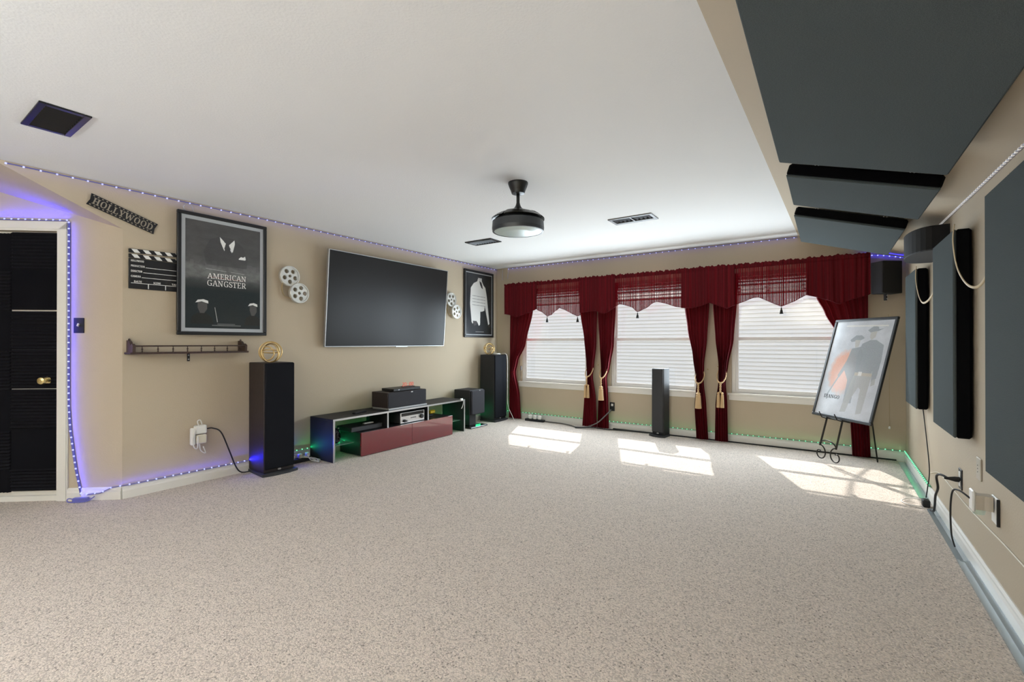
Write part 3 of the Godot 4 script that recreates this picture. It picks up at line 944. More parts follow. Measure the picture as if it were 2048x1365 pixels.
func gangster_print() -> Image:
	var im := Image.create(360, 540, false, Image.FORMAT_RGB8)
	var n := FastNoiseLite.new()
	n.seed = 4
	n.frequency = 0.01
	for y in 540:
		for x in 360:
			var t := y / 540.0
			var v := 0.31 + 0.03 * n.get_noise_2d(x, y * 2.0)
			var mist := exp(-pow((t - 0.47) / 0.09, 2.0))
			var c := Color(v, v, v * 1.0).lerp(Color(0.52, 0.53, 0.52), mist * (0.6 + 0.5 * n.get_noise_2d(x * 2.0, y * 3.0)))
			if t > 0.52:
				c = c.lerp(Color(0.19, 0.215, 0.22), clampf((t - 0.52) / 0.12, 0.0, 1.0))
			im.set_pixel(x, y, c)
	# hazy skyline
	var r := RandomNumberGenerator.new()
	r.seed = 8
	var x0 := 0.0
	while x0 < 1.0:
		var w := r.randf_range(0.03, 0.09)
		var h := r.randf_range(0.30, 0.40)
		if absf(x0 + w / 2 - 0.55) > 0.16:
			fill(im, [x0, h + 0.05, x0 + w, h + 0.05, x0 + w, 0.5, x0, 0.5], Color(0.46, 0.46, 0.46, 0.35))
		x0 += w
	# dark suit, white collar and pocket square
	fill(im, [0.30, 0.16, 0.42, 0.12, 0.60, 0.12, 0.74, 0.18, 0.82, 0.30, 0.80, 0.40, 0.26, 0.40, 0.22, 0.28], Color(0.26, 0.26, 0.265, 0.5))
	fill(im, [0.43, 0.12, 0.53, 0.19, 0.49, 0.25, 0.44, 0.17], Color(0.93, 0.93, 0.92, 1))
	fill(im, [0.63, 0.13, 0.55, 0.19, 0.57, 0.215, 0.605, 0.255, 0.635, 0.17], Color(0.93, 0.93, 0.92, 1))
	fill(im, [0.56, 0.225, 0.60, 0.225, 0.595, 0.262], Color(0.9, 0.9, 0.9, 1))
	fill(im, [0.51, 0.18, 0.55, 0.18, 0.575, 0.23, 0.54, 0.27, 0.49, 0.23], Color(0.27, 0.27, 0.27, 1))
	fill(im, [0.69, 0.305, 0.72, 0.285, 0.75, 0.29, 0.78, 0.275, 0.79, 0.305, 0.78, 0.315, 0.69, 0.315], Color(0.93, 0.93, 0.92, 1))
	# two small pale-capped officers in the foreground
	for o in [[0.20, 0.76, 1.0], [0.89, 0.765, 0.85]]:
		var cx: float = o[0]
		var cy: float = o[1]
		var k: float = o[2]
		fill(im, [cx - 0.14 * k, cy + 0.2, cx - 0.12 * k, cy + 0.13, cx - 0.05 * k, cy + 0.1, cx + 0.06 * k, cy + 0.1, cx + 0.13 * k, cy + 0.14, cx + 0.15 * k, cy + 0.2], Color(0.2, 0.2, 0.19, 0.7))
		fill(im, [cx - 0.05 * k, cy, cx + 0.07 * k, cy, cx + 0.07 * k, cy + 0.06, cx + 0.03 * k, cy + 0.1, cx - 0.02 * k, cy + 0.1, cx - 0.05 * k, cy + 0.05], Color(0.36, 0.355, 0.35, 1))
		fill(im, [cx - 0.08 * k, cy + 0.005, cx - 0.05 * k, cy - 0.022, cx + 0.02 * k, cy - 0.03, cx + 0.08 * k, cy - 0.018, cx + 0.085 * k, cy + 0.008, cx, cy - 0.008], Color(0.93, 0.93, 0.92, 1))
	fill(im, [0.365, 0.8, 0.37, 0.8, 0.405, 0.94, 0.398, 0.94], Color(0.9, 0.9, 0.9, 1))
	fill(im, [0.25, 0.435, 0.52, 0.445, 0.52, 0.452, 0.25, 0.442], Color(0.7, 0.7, 0.7, 0.6))
	fill(im, [0.58, 0.445, 0.77, 0.453, 0.77, 0.46, 0.58, 0.452], Color(0.7, 0.7, 0.7, 0.6))
	fill(im, [0.4, 0.955, 0.64, 0.955, 0.64, 0.962, 0.4, 0.962], Color(0.7, 0.7, 0.7, 0.6))
	fill(im, [0.33, 0.968, 0.72, 0.968, 0.72, 0.976, 0.33, 0.976], Color(0.7, 0.7, 0.7, 0.6))
	fill(im, [0.3, 0.512, 0.76, 0.522, 0.76, 0.526, 0.3, 0.516], Color(0.55, 0.25, 0.2, 0.9))
	grain(im, 0.02, 3)
	return im

func pale_suit_print() -> Image:
	var im := Image.create(240, 360, false, Image.FORMAT_RGB8)
	for y in 360:
		for x in 240:
			var v := 0.22 + 0.05 * sin(x * 0.02)
			im.set_pixel(x, y, Color(v * 0.95, v, v * 1.05))
	# a pale jacket with sleeves, seen from the front
	fill(im, [0.44, 0.08, 0.56, 0.07, 0.66, 0.17, 0.74, 0.21, 0.8, 0.35, 0.86, 0.6, 0.91, 0.82, 0.86, 0.84, 0.78, 0.66, 0.72, 0.52, 0.7, 0.6, 0.6, 0.62, 0.54, 0.62, 0.53, 0.84, 0.48, 0.86, 0.42, 0.8, 0.28, 0.78, 0.24, 0.83, 0.2, 0.8, 0.14, 0.5, 0.17, 0.24, 0.28, 0.16, 0.42, 0.12], Color(0.88, 0.88, 0.87, 1))
	fill(im, [0.5, 0.1, 0.56, 0.1, 0.62, 0.18, 0.64, 0.24, 0.58, 0.22, 0.52, 0.16], Color(0.25, 0.25, 0.27, 1))
	fill(im, [0.24, 0.78, 0.4, 0.78, 0.4, 0.84, 0.3, 0.86], Color(0.35, 0.35, 0.36, 1))
	for k in 4:
		fill(im, [0.22, 0.36 + 0.05 * k, 0.74, 0.37 + 0.05 * k, 0.74, 0.38 + 0.05 * k, 0.22, 0.37 + 0.05 * k], Color(0.6, 0.6, 0.6, 0.8))
	fill(im, [0.44, 0.06, 0.6, 0.06, 0.6, 0.1, 0.56, 0.13, 0.48, 0.1], Color(0.8, 0.8, 0.8, 1))
	fill(im, [0.35, 0.955, 0.68, 0.955, 0.68, 0.965, 0.35, 0.965], Color(0.75, 0.75, 0.75, 0.7))
	grain(im, 0.025, 5)
	return im

func western_print() -> Image:
	var im := Image.create(300, 440, false, Image.FORMAT_RGB8)
	var n := FastNoiseLite.new()
	n.seed = 14
	n.frequency = 0.012
	for y in 440:
		for x in 300:
			var v := 0.77 + 0.05 * n.get_noise_2d(x, y)
			var c := Color(v, v * 1.005, v * 1.02)
			var d := Vector2((x / 300.0 - 0.34) / 0.26, (y / 440.0 - 0.54) / 0.24).length() + 0.12 * n.get_noise_2d(x * 3.0, y * 3.0)
			c = c.lerp(Color(0.88, 0.66, 0.57), clampf((1.05 - d) * 3.0, 0.0, 0.85))
			im.set_pixel(x, y, c)
	var grey := Color(0.60, 0.615, 0.62, 0.9)  # print greys and orange kept pale: glare on the poster is in the colours
	var mid := Color(0.68, 0.67, 0.655, 0.85)
	# rear man in a coat, front man with belt and pale trousers: plain figures without features
	fill(im, [0.33, 0.20, 0.42, 0.15, 0.52, 0.15, 0.58, 0.18, 0.5, 0.21, 0.36, 0.22], grey)
	fill(im, [0.42, 0.20, 0.52, 0.20, 0.51, 0.27, 0.45, 0.28], Color(0.74, 0.725, 0.70, 1))
	fill(im, [0.40, 0.29, 0.55, 0.27, 0.62, 0.35, 0.6, 0.6, 0.62, 0.85, 0.48, 0.85, 0.46, 0.62, 0.36, 0.52, 0.3, 0.6, 0.26, 0.58, 0.36, 0.42], grey)
	fill(im, [0.28, 0.58, 0.3, 0.59, 0.16, 0.8, 0.14, 0.79], grey)
	fill(im, [0.6, 0.10, 0.68, 0.06, 0.76, 0.06, 0.78, 0.09, 0.86, 0.085, 0.78, 0.11, 0.66, 0.125], grey)
	fill(im, [0.66, 0.12, 0.76, 0.11, 0.755, 0.17, 0.7, 0.2, 0.66, 0.17], Color(0.73, 0.715, 0.69, 1))
	fill(im, [0.56, 0.24, 0.68, 0.20, 0.78, 0.20, 0.92, 0.25, 0.94, 0.4, 0.93, 0.58, 0.86, 0.62, 0.84, 0.5, 0.84, 0.54, 0.56, 0.54, 0.52, 0.36], grey)
	fill(im, [0.56, 0.535, 0.85, 0.535, 0.85, 0.565, 0.56, 0.565], Color(0.74, 0.70, 0.64, 1))
	fill(im, [0.62, 0.525, 0.68, 0.525, 0.68, 0.575, 0.62, 0.575], Color(0.86, 0.85, 0.82, 1))
	fill(im, [0.55, 0.565, 0.85, 0.565, 0.84, 0.75, 0.83, 0.93, 0.74, 0.95, 0.72, 0.7, 0.68, 0.68, 0.6, 0.8, 0.56, 0.94, 0.46, 0.95, 0.5, 0.75], mid)
	fill(im, [0.86, 0.6, 0.92, 0.58, 0.93, 0.64, 0.87, 0.66], mid)
	fill(im, [0.2, 0.04, 0.92, 0.05, 0.92, 0.065, 0.2, 0.055], Color(0.86, 0.85, 0.82, 0.9))
	grain(im, 0.03, 9)
	return im

func tv_wall() -> void:
	# television, hung tilted a little forward
	var tv := on_left_wall("television", "large flat black television hung on the beige wall", "television", 1.745, 2.345, 0.055)
	tv.rotation = Vector3(0.075, PI / 2, 0)
	part(tv, "back_case", MB.new().box(Vector3(0, -0.05, -0.002), Vector3(1.5, 0.8, 0.05), 0.015), M.black_matte)
	var bz := MB.new()
	for s in [-1, 1]:
		bz.box(Vector3(0, s * 0.5385, 0.034), Vector3(1.92, 0.009, 0.034), 0.002)
		bz.box(Vector3(s * 0.9555, 0, 0.034), Vector3(0.009, 1.068, 0.034), 0.002)
	part(tv, "bezel", bz, M.brushed_steel)
	part(tv, "screen", MB.new().box(Vector3(0, 0, 0.032), Vector3(1.902, 1.068, 0.03), 0.001), M.screen_black)
	part(tv, "logo_lip", MB.new().box(Vector3(0.16, -0.547, 0.04), Vector3(0.2, 0.01, 0.02), 0.002), M.brushed_steel)
	part(tv, "wall_mount", MB.new().box(Vector3(0, -0.1, -0.035), Vector3(0.5, 0.4, 0.03), 0.003), M.black_matte)
	# film poster with a mat
	var p1 := on_left_wall("framed_poster", "tall dark film poster in black frame above the wooden shelf", "poster", 1.859, 4.318, 0.022, "framed posters")
	poster(p1, 0.765, 1.083, 0.03, 0.032, 0.028, gangster_print(), "dark_print")
	var pw := 0.641
	for t in [["AMERICAN", 0.050, -0.003, 0.335], ["GANGSTER", 0.052, -0.068, 0.335]]:
		lettering(p1, "title", t[0], t[1], Vector3(0.02, t[2], 0.0175), M.paint_white, "Droid Serif", false, t[3], 0.001)
	part(p1, "hanging_wire", MB.new().tube([Vector3(-0.32, 0.54, 0.01), Vector3(-0.335, 0.575, 0.01), Vector3(-0.31, 0.61, 0.012), Vector3(-0.27, 0.60, 0.012), Vector3(-0.255, 0.545, 0.01)], 0.003, 6), M.silver)
	var p2 := on_left_wall("framed_poster", "poster of a pale jacket in black frame near the corner", "poster", 1.865, 0.505, 0.002, "framed posters")
	poster(p2, 0.752, 1.066, 0.034, 0.016, 0.028, pale_suit_print(), "pale_suit_print")
	# film reel decorations
	reels(1.941, 3.691, 1.77, 3.598, "white film reel wall art left of the television", 0.102)
	reels(1.887, 1.195, 1.712, 1.105, "white film reel wall art right of the television", 0.102)
	# cut-out HOLLYWOOD film strip
	var hs := on_left_wall("film_strip_sign", "black metal film strip sign reading HOLLYWOOD", "sign", 2.274, 5.057, 0.012)
	hs.rotation = Vector3(0, PI / 2, 0)
	hs.basis = hs.basis * Basis(Vector3.BACK, -0.34)
	part(hs, "plate", MB.new().prism(pv([-0.225, -0.047, 0.225, -0.047, 0.217, 0.0, 0.225, 0.047, -0.225, 0.047, -0.217, 0.0]), Vector3.ZERO, Vector3.RIGHT, Vector3.UP, Vector3.BACK, -0.004, 0.002), M.black_satin)
	var hole := MB.new().box(Vector3.ZERO, Vector3(0.010, 0.008, 0.001), 0.0).done()
	for k in 16:
		for s in [-1, 1]:
			part(hs, "perforation", hole, M.cutout_beige).position = Vector3(-0.205 + 0.0273 * k, s * 0.037, 0.002)
	lettering(hs, "letters", "HOLLYWOOD", 0.05, Vector3(0, 0, 0.002), M.cutout_beige, "Droid Serif", true, 0.40, 0.001)
	# clapperboard
	var cb := on_left_wall("clapperboard_sign", "black and white clapperboard wall sign beside the dark poster", "sign", 1.845, 4.835, 0.003)
	part(cb, "slate", MB.new().box(Vector3(0, -0.035, 0.006), Vector3(0.38, 0.245, 0.012), 0.002), M.black_satin)
	for arm in 2:
		var y := 0.108 if arm == 0 else 0.142
		var a := MB.new().box(Vector3(0, 0, 0.007), Vector3(0.38, 0.032, 0.014), 0.002).done()
		var ar := part(cb, "clap_arm", a, M.black_satin)
		ar.position = Vector3(0, y + (0.012 if arm else 0.0), 0)
		ar.rotation.z = 0.03 if arm else 0.0
		var lean := 0.022
		for k in 5:
			var x := -0.175 + 0.076 * k
			part(ar, "stripe", MB.new().prism(pv([x, 0.014, x + 0.038, 0.014, x + 0.038 + lean, -0.014, x + lean, -0.014]), Vector3.ZERO, Vector3.RIGHT, Vector3.UP, Vector3.BACK, 0.0138, 0.0148), M.paint_white)
	var y := 0.07
	for row in [["HOLLYWOOD", 0.085, false], ["PRODUCTION", 0.09, true], ["DIRECTOR", 0.075, true], ["CAMERA", 0.065, true]]:
		lettering(cb, "lettering", row[0], 0.016, Vector3(-0.176 + row[1] / 2.0, y, 0.012), M.paint_white, "Droid Sans", true, row[1], 0.001)
		if row[2]:
			part(cb, "rule", MB.new().span(Vector3(-0.17 + row[1], y - 0.009, 0.0118), Vector3(0.18, y - 0.005, 0.0128)), M.paint_white)
		y -= 0.042
	for q in [["DATE", -0.13], ["SCENE", 0.0], ["TAKE", 0.13]]:
		lettering(cb, "lettering", q[0], 0.015, Vector3(q[1], -0.098, 0.012), M.paint_white, "Droid Sans", true, 0.05, 0.001)
	part(cb, "rule", MB.new().span(Vector3(-0.176, -0.114, 0.0118), Vector3(0.18, -0.110, 0.0128)), M.paint_white)
	for x in [-0.06, 0.06]:
		part(cb, "rule", MB.new().span(Vector3(x - 0.003, -0.152, 0.0118), Vector3(x + 0.003, -0.114, 0.0128)), M.paint_white)
	gallery_shelf()
	# white power strip with adapters on the wall
	var ps := on_left_wall("power_strip", "white power strip with bundled white cords on the wall", "power strip", 0.42, 4.53, 0.0)
	part(ps, "outlet_plate", MB.new().box(Vector3(0, 0, 0.004), Vector3(0.075, 0.12, 0.008), 0.002), M.plastic_white)
	part(ps, "adapter", MB.new().box(Vector3(0.012, 0.055, 0.035), Vector3(0.09, 0.075, 0.055), 0.008), M.plastic_white)
	part(ps, "adapter", MB.new().box(Vector3(0.014, -0.03, 0.035), Vector3(0.085, 0.08, 0.055), 0.008), M.plastic_cream)
	part(ps, "adapter", MB.new().box(Vector3(-0.05, 0.0, 0.04), Vector3(0.035, 0.15, 0.04), 0.008), M.plastic_white)
	for q in [[Vector3(0.0, 0.08, 0.05), Vector3(-0.02, 0.13, 0.06), Vector3(0.005, 0.14, 0.05), Vector3(0.02, 0.1, 0.05)], [Vector3(-0.04, 0.06, 0.065), Vector3(-0.06, -0.02, 0.075), Vector3(-0.05, -0.09, 0.07), Vector3(-0.02, -0.1, 0.06), Vector3(-0.02, 0.0, 0.07)], [Vector3(0.0, -0.07, 0.05), Vector3(0.01, -0.13, 0.05), Vector3(0.05, -0.16, 0.045), Vector3(0.03, -0.1, 0.05)]]:
		part(ps, "cord", MB.new().tube(curve(q, 6), 0.005, 6), M.cable_white)
	cable("speaker_cable", [Vector3(0.045, 0.475, 4.466), Vector3(0.07, 0.475, 4.43), Vector3(0.09, 0.43, 4.37), Vector3(0.09, 0.25, 4.3), Vector3(0.1, 0.1, 4.25), Vector3(0.1, 0.03, 4.2), Vector3(0.1, 0.02, 4.115)], 0.006, M.rubber_black, "black power cord from the wall strip to the near tower speaker")

func curve(p: Array, steps: int) -> Array:
	var out := []
	for k in p.size() - 1:
		for j in steps:
			var a: Vector3 = p[maxi(k - 1, 0)]
			var d: Vector3 = p[mini(k + 2, p.size() - 1)]
			out.append(p[k].cubic_interpolate(p[k + 1], a, d, float(j) / steps))
	out.append(p[-1])
	return out

func cable(called: String, p: Array, r: float, m: Material, label: String, category := "cable", flat_k := 1.0) -> MeshInstance3D:
	return single(called, MB.new().tube(curve(p, 7), r, 7, false, flat_k), m, label, category)

func reels(y0: float, z0: float, y1: float, z1: float, label: String, r: float) -> void:
	var t := on_left_wall("film_reel_art", label, "wall art", (y0 + y1) / 2, (z0 + z1) / 2, 0.0, "film reel wall art")
	for k in 2:
		var c := Vector3((z1 - z0) / 2 * (1 if k == 0 else -1), (y0 - y1) / 2 * (1 if k == 0 else -1), 0.03 if k == 0 else 0.05)
		var reel := CSGCombiner3D.new()
		reel.name = "reel"
		reel.position = c
		reel.rotation = Vector3(PI / 2, 0, 0)
		t.add_child(reel, true)
		for e in [[r, 0.022, 0.0, 0.0, false]]:
			var disc := CSGCylinder3D.new()
			disc.radius = e[0]
			disc.height = e[1]
			disc.sides = 40
			disc.material = M.reel_silver
			reel.add_child(disc)
		for j in 6:
			var hole := CSGCylinder3D.new()
			hole.radius = 0.0225 if j < 5 else 0.016
			hole.height = 0.1
			hole.sides = 20
			hole.operation = CSGShape3D.OPERATION_SUBTRACTION
			hole.material = M.reel_silver
			if j < 5:
				var a := TAU * j / 5.0 + (0.3 if k == 0 else 0.0)
				hole.position = Vector3(cos(a), 0, sin(a)) * r * 0.58
			reel.add_child(hole)
		part(t, "rim", MB.new().lathe([[r, -0.02], [r + 0.004, -0.016], [r + 0.004, 0.016], [r, 0.02], [r - 0.008, 0.02], [r - 0.008, -0.02], [r, -0.02]], c, 40, Basis(Vector3.RIGHT, PI / 2)), M.reel_silver)
	var strip := []
	for q in [Vector3(-0.1, 0.05, 0.02), Vector3(-0.125, -0.03, 0.025), Vector3(-0.11, -0.11, 0.03), Vector3(-0.06, -0.14, 0.035), Vector3(0.0, -0.16, 0.04)]:
		strip.append(q)
	part(t, "film_ribbon", MB.new().tube(curve(strip, 8), 0.012, 8, false, 0.25), M.film_tan)
	part(t, "wall_stem", MB.new().box(Vector3(0, 0, 0.015), Vector3(0.03, 0.03, 0.03)), M.film_tan)

func gallery_shelf() -> void:
	var t := on_left_wall("gallery_shelf", "narrow dark wooden shelf with a spindle rail under the dark poster", "shelf", 1.155, 4.60, 0.0)
	part(t, "board", MB.new().box(Vector3(0, 0.008, 0.07), Vector3(0.9, 0.016, 0.14), 0.004), M.shelf_wood)
	part(t, "rail", MB.new().box(Vector3(0, 0.066, 0.128), Vector3(0.84, 0.012, 0.012), 0.003), M.shelf_wood)
	for k in 8:
		var x := -0.37 + 0.74 * k / 7.0
		part(t, "spindle", MB.new().lathe([[0.003, 0.015], [0.006, 0.024], [0.003, 0.032], [0.008, 0.041], [0.003, 0.05], [0.004, 0.062]], Vector3(x, 0, 0.128), 10), M.shelf_wood)
	for s in [-1, 1]:
		var b := part(t, "end_bracket", MB.new().prism(pv([0, 0, 0.135, 0.016, 0.14, 0.07, 0.11, 0.085, 0.085, 0.07, 0.065, 0.1, 0.035, 0.112, 0, 0.112]), Vector3(s * 0.425, 0.0, 0), Vector3.BACK, Vector3.UP, Vector3.RIGHT, -0.01, 0.01), M.shelf_wood)
		part(b, "finial", MB.new().lathe([[0.0, 0.128], [0.008, 0.122], [0.009, 0.114], [0.004, 0.106]], Vector3(s * 0.425, 0, 0.03), 10), M.shelf_wood)
	var pl := part(t, "mounting_plate", MB.new().box(Vector3(0.0, -0.035, 0.004), Vector3(0.022, 0.07, 0.006), 0.002), M.black_satin)
	for s in [-1, 1]:
		part(pl, "screw", MB.new().lathe([[0.0, 0.004], [0.004, 0.003], [0.006, 0.0]], Vector3(0, -0.035 + 0.018 * s, 0.007), 10, Basis(Vector3.RIGHT, PI / 2)), M.silver)


# ------------------------------------------------------------------ loudspeakers, stand and gear
func tower(called: String, label: String, at: Vector3, turn: float, wide: float, deep: float, tall: float, plinth: float, m_side: Material, m_front: Material) -> Node3D:
	# front faces local +z
	var t := thing(called, label, "speaker", at, turn, "floor-standing tower speakers")
	part(t, "cabinet", MB.new().span(Vector3(-wide / 2, 0.025, -deep / 2), Vector3(wide / 2, tall, deep / 2 - 0.02), 0.006), m_side)
	part(t, "grille", MB.new().span(Vector3(-wide / 2 + 0.004, 0.06, deep / 2 - 0.019), Vector3(wide / 2 - 0.004, tall - 0.004, deep / 2), 0.006), m_front)
	part(t, "plinth", MB.new().prism(pv([-wide / 2 - plinth * 0.3, -deep / 2, wide / 2 + plinth * 0.3, -deep / 2, wide / 2 + plinth, deep / 2 + 0.01, wide * 0.25, deep / 2 + plinth + 0.01, -wide * 0.25, deep / 2 + plinth + 0.01, -wide / 2 - plinth, deep / 2 + 0.01]), Vector3.ZERO, Vector3.RIGHT, Vector3.BACK, Vector3.UP, 0.0, 0.024), M.charcoal)
	part(t, "badge", MB.new().box(Vector3(0, 0.045, deep / 2 - 0.015), Vector3(0.03, 0.016, 0.012), 0.003), M.silver)
	return t

func orb(at: Vector3, r: float, turn: float, label: String) -> void:
	var t := thing("ring_sculpture", label, "ornament", at, turn, "gold ring ornaments")
	for e in [[1.0, 0.0, 0.15, 0.0, 0.0], [0.97, 0.0, 0.75, 0.12, 0.0], [0.66, 0.0, -0.3, 0.0, -0.3], [0.78, 1.35, 0.0, 0.1, 0.0], [0.9, 0.0, -0.6, 0.05, 0.0]]:
		var b := Basis.from_euler(Vector3(e[1], e[2], e[3]))
		var ring := []
		for k in 40:
			var a := TAU * k / 40.0
			ring.append(b * Vector3(cos(a), sin(a), 0) * r * e[0] + Vector3(e[4] * r, r * (1.0 if e[1] == 0.0 else 1.05) - (r * (1.0 - e[0]) if e[1] == 0.0 else 0.0) + 0.004 + (0.2 * r if e[0] < 0.7 else 0.0), 0))
		part(t, "ring", MB.new().tube(ring, 0.0058, 7, true), M.gold)

func media() -> void:
	tower("tower_speaker", "tall black tower speaker left of the media stand", Vector3(0.185, 0, 3.955), PI / 2 - 0.05, 0.285, 0.33, 1.057, 0.025, M.espresso_wood, M.grille_cloth)
	orb(Vector3(0.215, 1.057, 3.985), 0.098, 0.95, "gold ring ornament on the near tower speaker")
	tower("tower_speaker", "tall black tower speaker in the corner by the curtain", Vector3(0.205, 0, 0.37), PI / 2 + 0.03, 0.33, 0.29, 1.055, 0.02, M.near_black, M.grille_cloth)
	orb(Vector3(0.17, 1.055, 0.44), 0.09, 0.75, "gold ring ornament on the corner tower speaker")
	var puck := thing("round_hub", "white round smart hub on the corner tower speaker", "hub", Vector3(0.22, 1.055, 0.3))
	part(puck, "body", MB.new().lathe([[0.0, 0.022], [0.05, 0.022], [0.062, 0.016], [0.064, 0.006], [0.058, 0.0], [0.0, 0.0]], Vector3.ZERO, 28), M.plastic_white)
	cable("white_charging_cable", [Vector3(0.288, 1.066, 0.3), Vector3(0.37, 1.072, 0.28), Vector3(0.405, 0.98, 0.27), Vector3(0.4, 0.55, 0.26), Vector3(0.41, 0.25, 0.26), Vector3(0.48, 0.075, 0.24), Vector3(0.52, 0.01, 0.24)], 0.004, M.cable_white, "thin white cable hanging in front of the corner speaker")
	# media stand: a bridge frame over a low drawer box
	var s := thing("media_stand", "long low black media stand with glossy red drawers", "stand", Vector3(0.0, 0, 2.40), PI / 2)
	var L := 1.05
	part(s, "top_panel", MB.new().span(Vector3(-L, 0.43, 0.02), Vector3(L, 0.45, 0.43), 0.002), M.near_black)
	for e in [-1, 1]:
		part(s, "side_panel", MB.new().span(Vector3(e * L, 0.0, 0.02), Vector3(e * (L - 0.022), 0.43, 0.43), 0.002), M.near_black)
		part(s, "edge_strip", MB.new().span(Vector3(e * L, 0.0, 0.43), Vector3(e * (L - 0.022), 0.43, 0.434)), M.silver)
		part(s, "glass_shelf", MB.new().span(Vector3(e * (L - 0.023), 0.15, 0.06), Vector3(e * 0.745, 0.157, 0.36)), M.glass_shelf)
	part(s, "edge_strip", MB.new().span(Vector3(-L, 0.43, 0.43), Vector3(L, 0.45, 0.434)), M.silver)
	for x in [-0.326, 0.329]:
		var dv := part(s, "divider", MB.new().span(Vector3(x - 0.009, 0.26, 0.05), Vector3(x + 0.009, 0.43, 0.425), 0.001), M.near_black)
		part(dv, "edge_strip", MB.new().span(Vector3(x - 0.009, 0.26, 0.425), Vector3(x + 0.009, 0.43, 0.43)), M.silver)
	part(s, "drawer_box", MB.new().span(Vector3(-0.72, 0.01, 0.08), Vector3(0.76, 0.26, 0.44), 0.002), M.black_satin)
	part(s, "drawer_front", MB.new().span(Vector3(-0.72, 0.006, 0.441), Vector3(0.021, 0.262, 0.46), 0.002), M.drawer_red)
	part(s, "drawer_front", MB.new().span(Vector3(0.024, 0.006, 0.441), Vector3(0.76, 0.262, 0.46), 0.002), M.drawer_red)
	# centre speaker, player and clock
	var c := thing("centre_speaker", "wide dark brown centre speaker on the media stand", "speaker", Vector3(0.0, 0.45, 2.385), PI / 2)
	part(c, "cabinet", MB.new().span(Vector3(-0.31, 0.022, 0.1), Vector3(0.31, 0.205, 0.385), 0.004), M.espresso_wood)
	part(c, "grille", MB.new().span(Vector3(-0.308, 0.024, 0.385), Vector3(0.308, 0.203, 0.4), 0.004), M.grille_grey)
	part(c, "stand_lip", MB.new().span(Vector3(-0.315, 0.0, 0.12), Vector3(0.315, 0.022, 0.41), 0.004), M.brushed_steel)
	part(c, "badge", MB.new().box(Vector3(0.06, 0.19, 0.402), Vector3(0.03, 0.014, 0.006), 0.002), M.silver)
	var pl := thing("disc_player", "slim black disc player on the centre speaker", "player", Vector3(0.0, 0.655, 2.38), PI / 2)
	part(pl, "case", MB.new().span(Vector3(-0.2, 0.004, 0.14), Vector3(0.24, 0.035, 0.36), 0.004), M.black_satin)
	for x in [-0.17, 0.21]:
		part(pl, "foot", MB.new().span(Vector3(x - 0.015, 0.0, 0.18), Vector3(x + 0.015, 0.004, 0.3)), M.rubber_black)
	part(pl, "indicator", MB.new().box(Vector3(-0.12, 0.02, 0.361), Vector3(0.02, 0.01, 0.004)), M.silver)
	var ck := thing("digital_clock", "small clock with glowing orange digits on the disc player", "clock", Vector3(0.27, 0.69, 2.27), PI / 2)
	part(ck, "base", MB.new().span(Vector3(-0.1, 0.0, -0.02), Vector3(0.1, 0.008, 0.02), 0.002), M.black_satin)
	lettering(ck, "display_digits", "20:00", 0.048, Vector3(0, 0.034, 0.0), glowing("digit_glow", Color(0.9, 0.28, 0.14), 0.6), "Droid Sans Mono", false, 0.185, 0.004)
	# things in the bays
	var av := thing("receiver", "silver stereo receiver in the middle bay of the stand", "receiver", Vector3(0.0, 0.2615, 2.315), PI / 2)
	part(av, "chassis", MB.new().span(Vector3(-0.19, 0.006, 0.1), Vector3(0.19, 0.13, 0.395), 0.003), M.charcoal)
	part(av, "faceplate", MB.new().span(Vector3(-0.2, 0.004, 0.395), Vector3(0.2, 0.135, 0.405), 0.003), M.silver)
	part(av, "display", MB.new().span(Vector3(-0.185, 0.09, 0.4045), Vector3(0.185, 0.128, 0.4065)), M.black_gloss)
	for k in [[-0.14, 0.035, 0.018], [-0.1, 0.03, 0.012], [0.145, 0.06, 0.027]]:
		part(av, "knob", MB.new().lathe([[k[2], 0.0], [k[2], 0.018], [k[2] * 0.8, 0.022], [0.0, 0.022]], Vector3(k[0], k[1], 0.405), 20, Basis(Vector3.RIGHT, PI / 2)), M.black_satin if k[2] > 0.015 else M.brushed_steel)
	for k in 6:
		part(av, "button", MB.new().box(Vector3(-0.03 + 0.016 * k, 0.06, 0.406), Vector3(0.008, 0.01, 0.004)), M.charcoal)
	for x in [-0.15, 0.15]:
		part(av, "foot", MB.new().span(Vector3(x - 0.02, 0.0, 0.15), Vector3(x + 0.02, 0.006, 0.35)), M.rubber_black)
	var dvd := thing("video_player", "flat grey video player in the left bay of the stand", "player", Vector3(0.0, 0.26, 2.955), PI / 2)
	part(dvd, "case", MB.new().span(Vector3(-0.22, 0.004, 0.1), Vector3(0.2, 0.055, 0.36), 0.003), M.near_black)
	part(dvd, "faceplate", MB.new().span(Vector3(-0.22, 0.006, 0.36), Vector3(0.2, 0.053, 0.366), 0.002), M.charcoal)
	part(dvd, "foot", MB.new().span(Vector3(-0.18, 0.0, 0.14), Vector3(0.16, 0.004, 0.32)), M.rubber_black)
	single("white_remote", MB.new().box(Vector3(0.27, 0.322, 2.88), Vector3(0.035, 0.014, 0.13), 0.005), M.plastic_white, "short white remote lying on the grey video player", "remote")
	var rm := thing("remote_control", "black remote control lying on the left end of the stand", "remote", Vector3(0.27, 0.45, 3.0), 0.25)
	part(rm, "body", MB.new().box(Vector3(0, 0.009, 0), Vector3(0.05, 0.018, 0.2), 0.006), M.black_matte)
	part(rm, "keypad", MB.new().box(Vector3(0, 0.0185, 0), Vector3(0.034, 0.002, 0.15)), M.charcoal)
	# small black bust-like speaker on the left glass shelf
	var sp := thing("satellite_speaker", "small glossy black speaker on the left glass shelf", "speaker", Vector3(0.24, 0.157, 3.3), PI / 2)
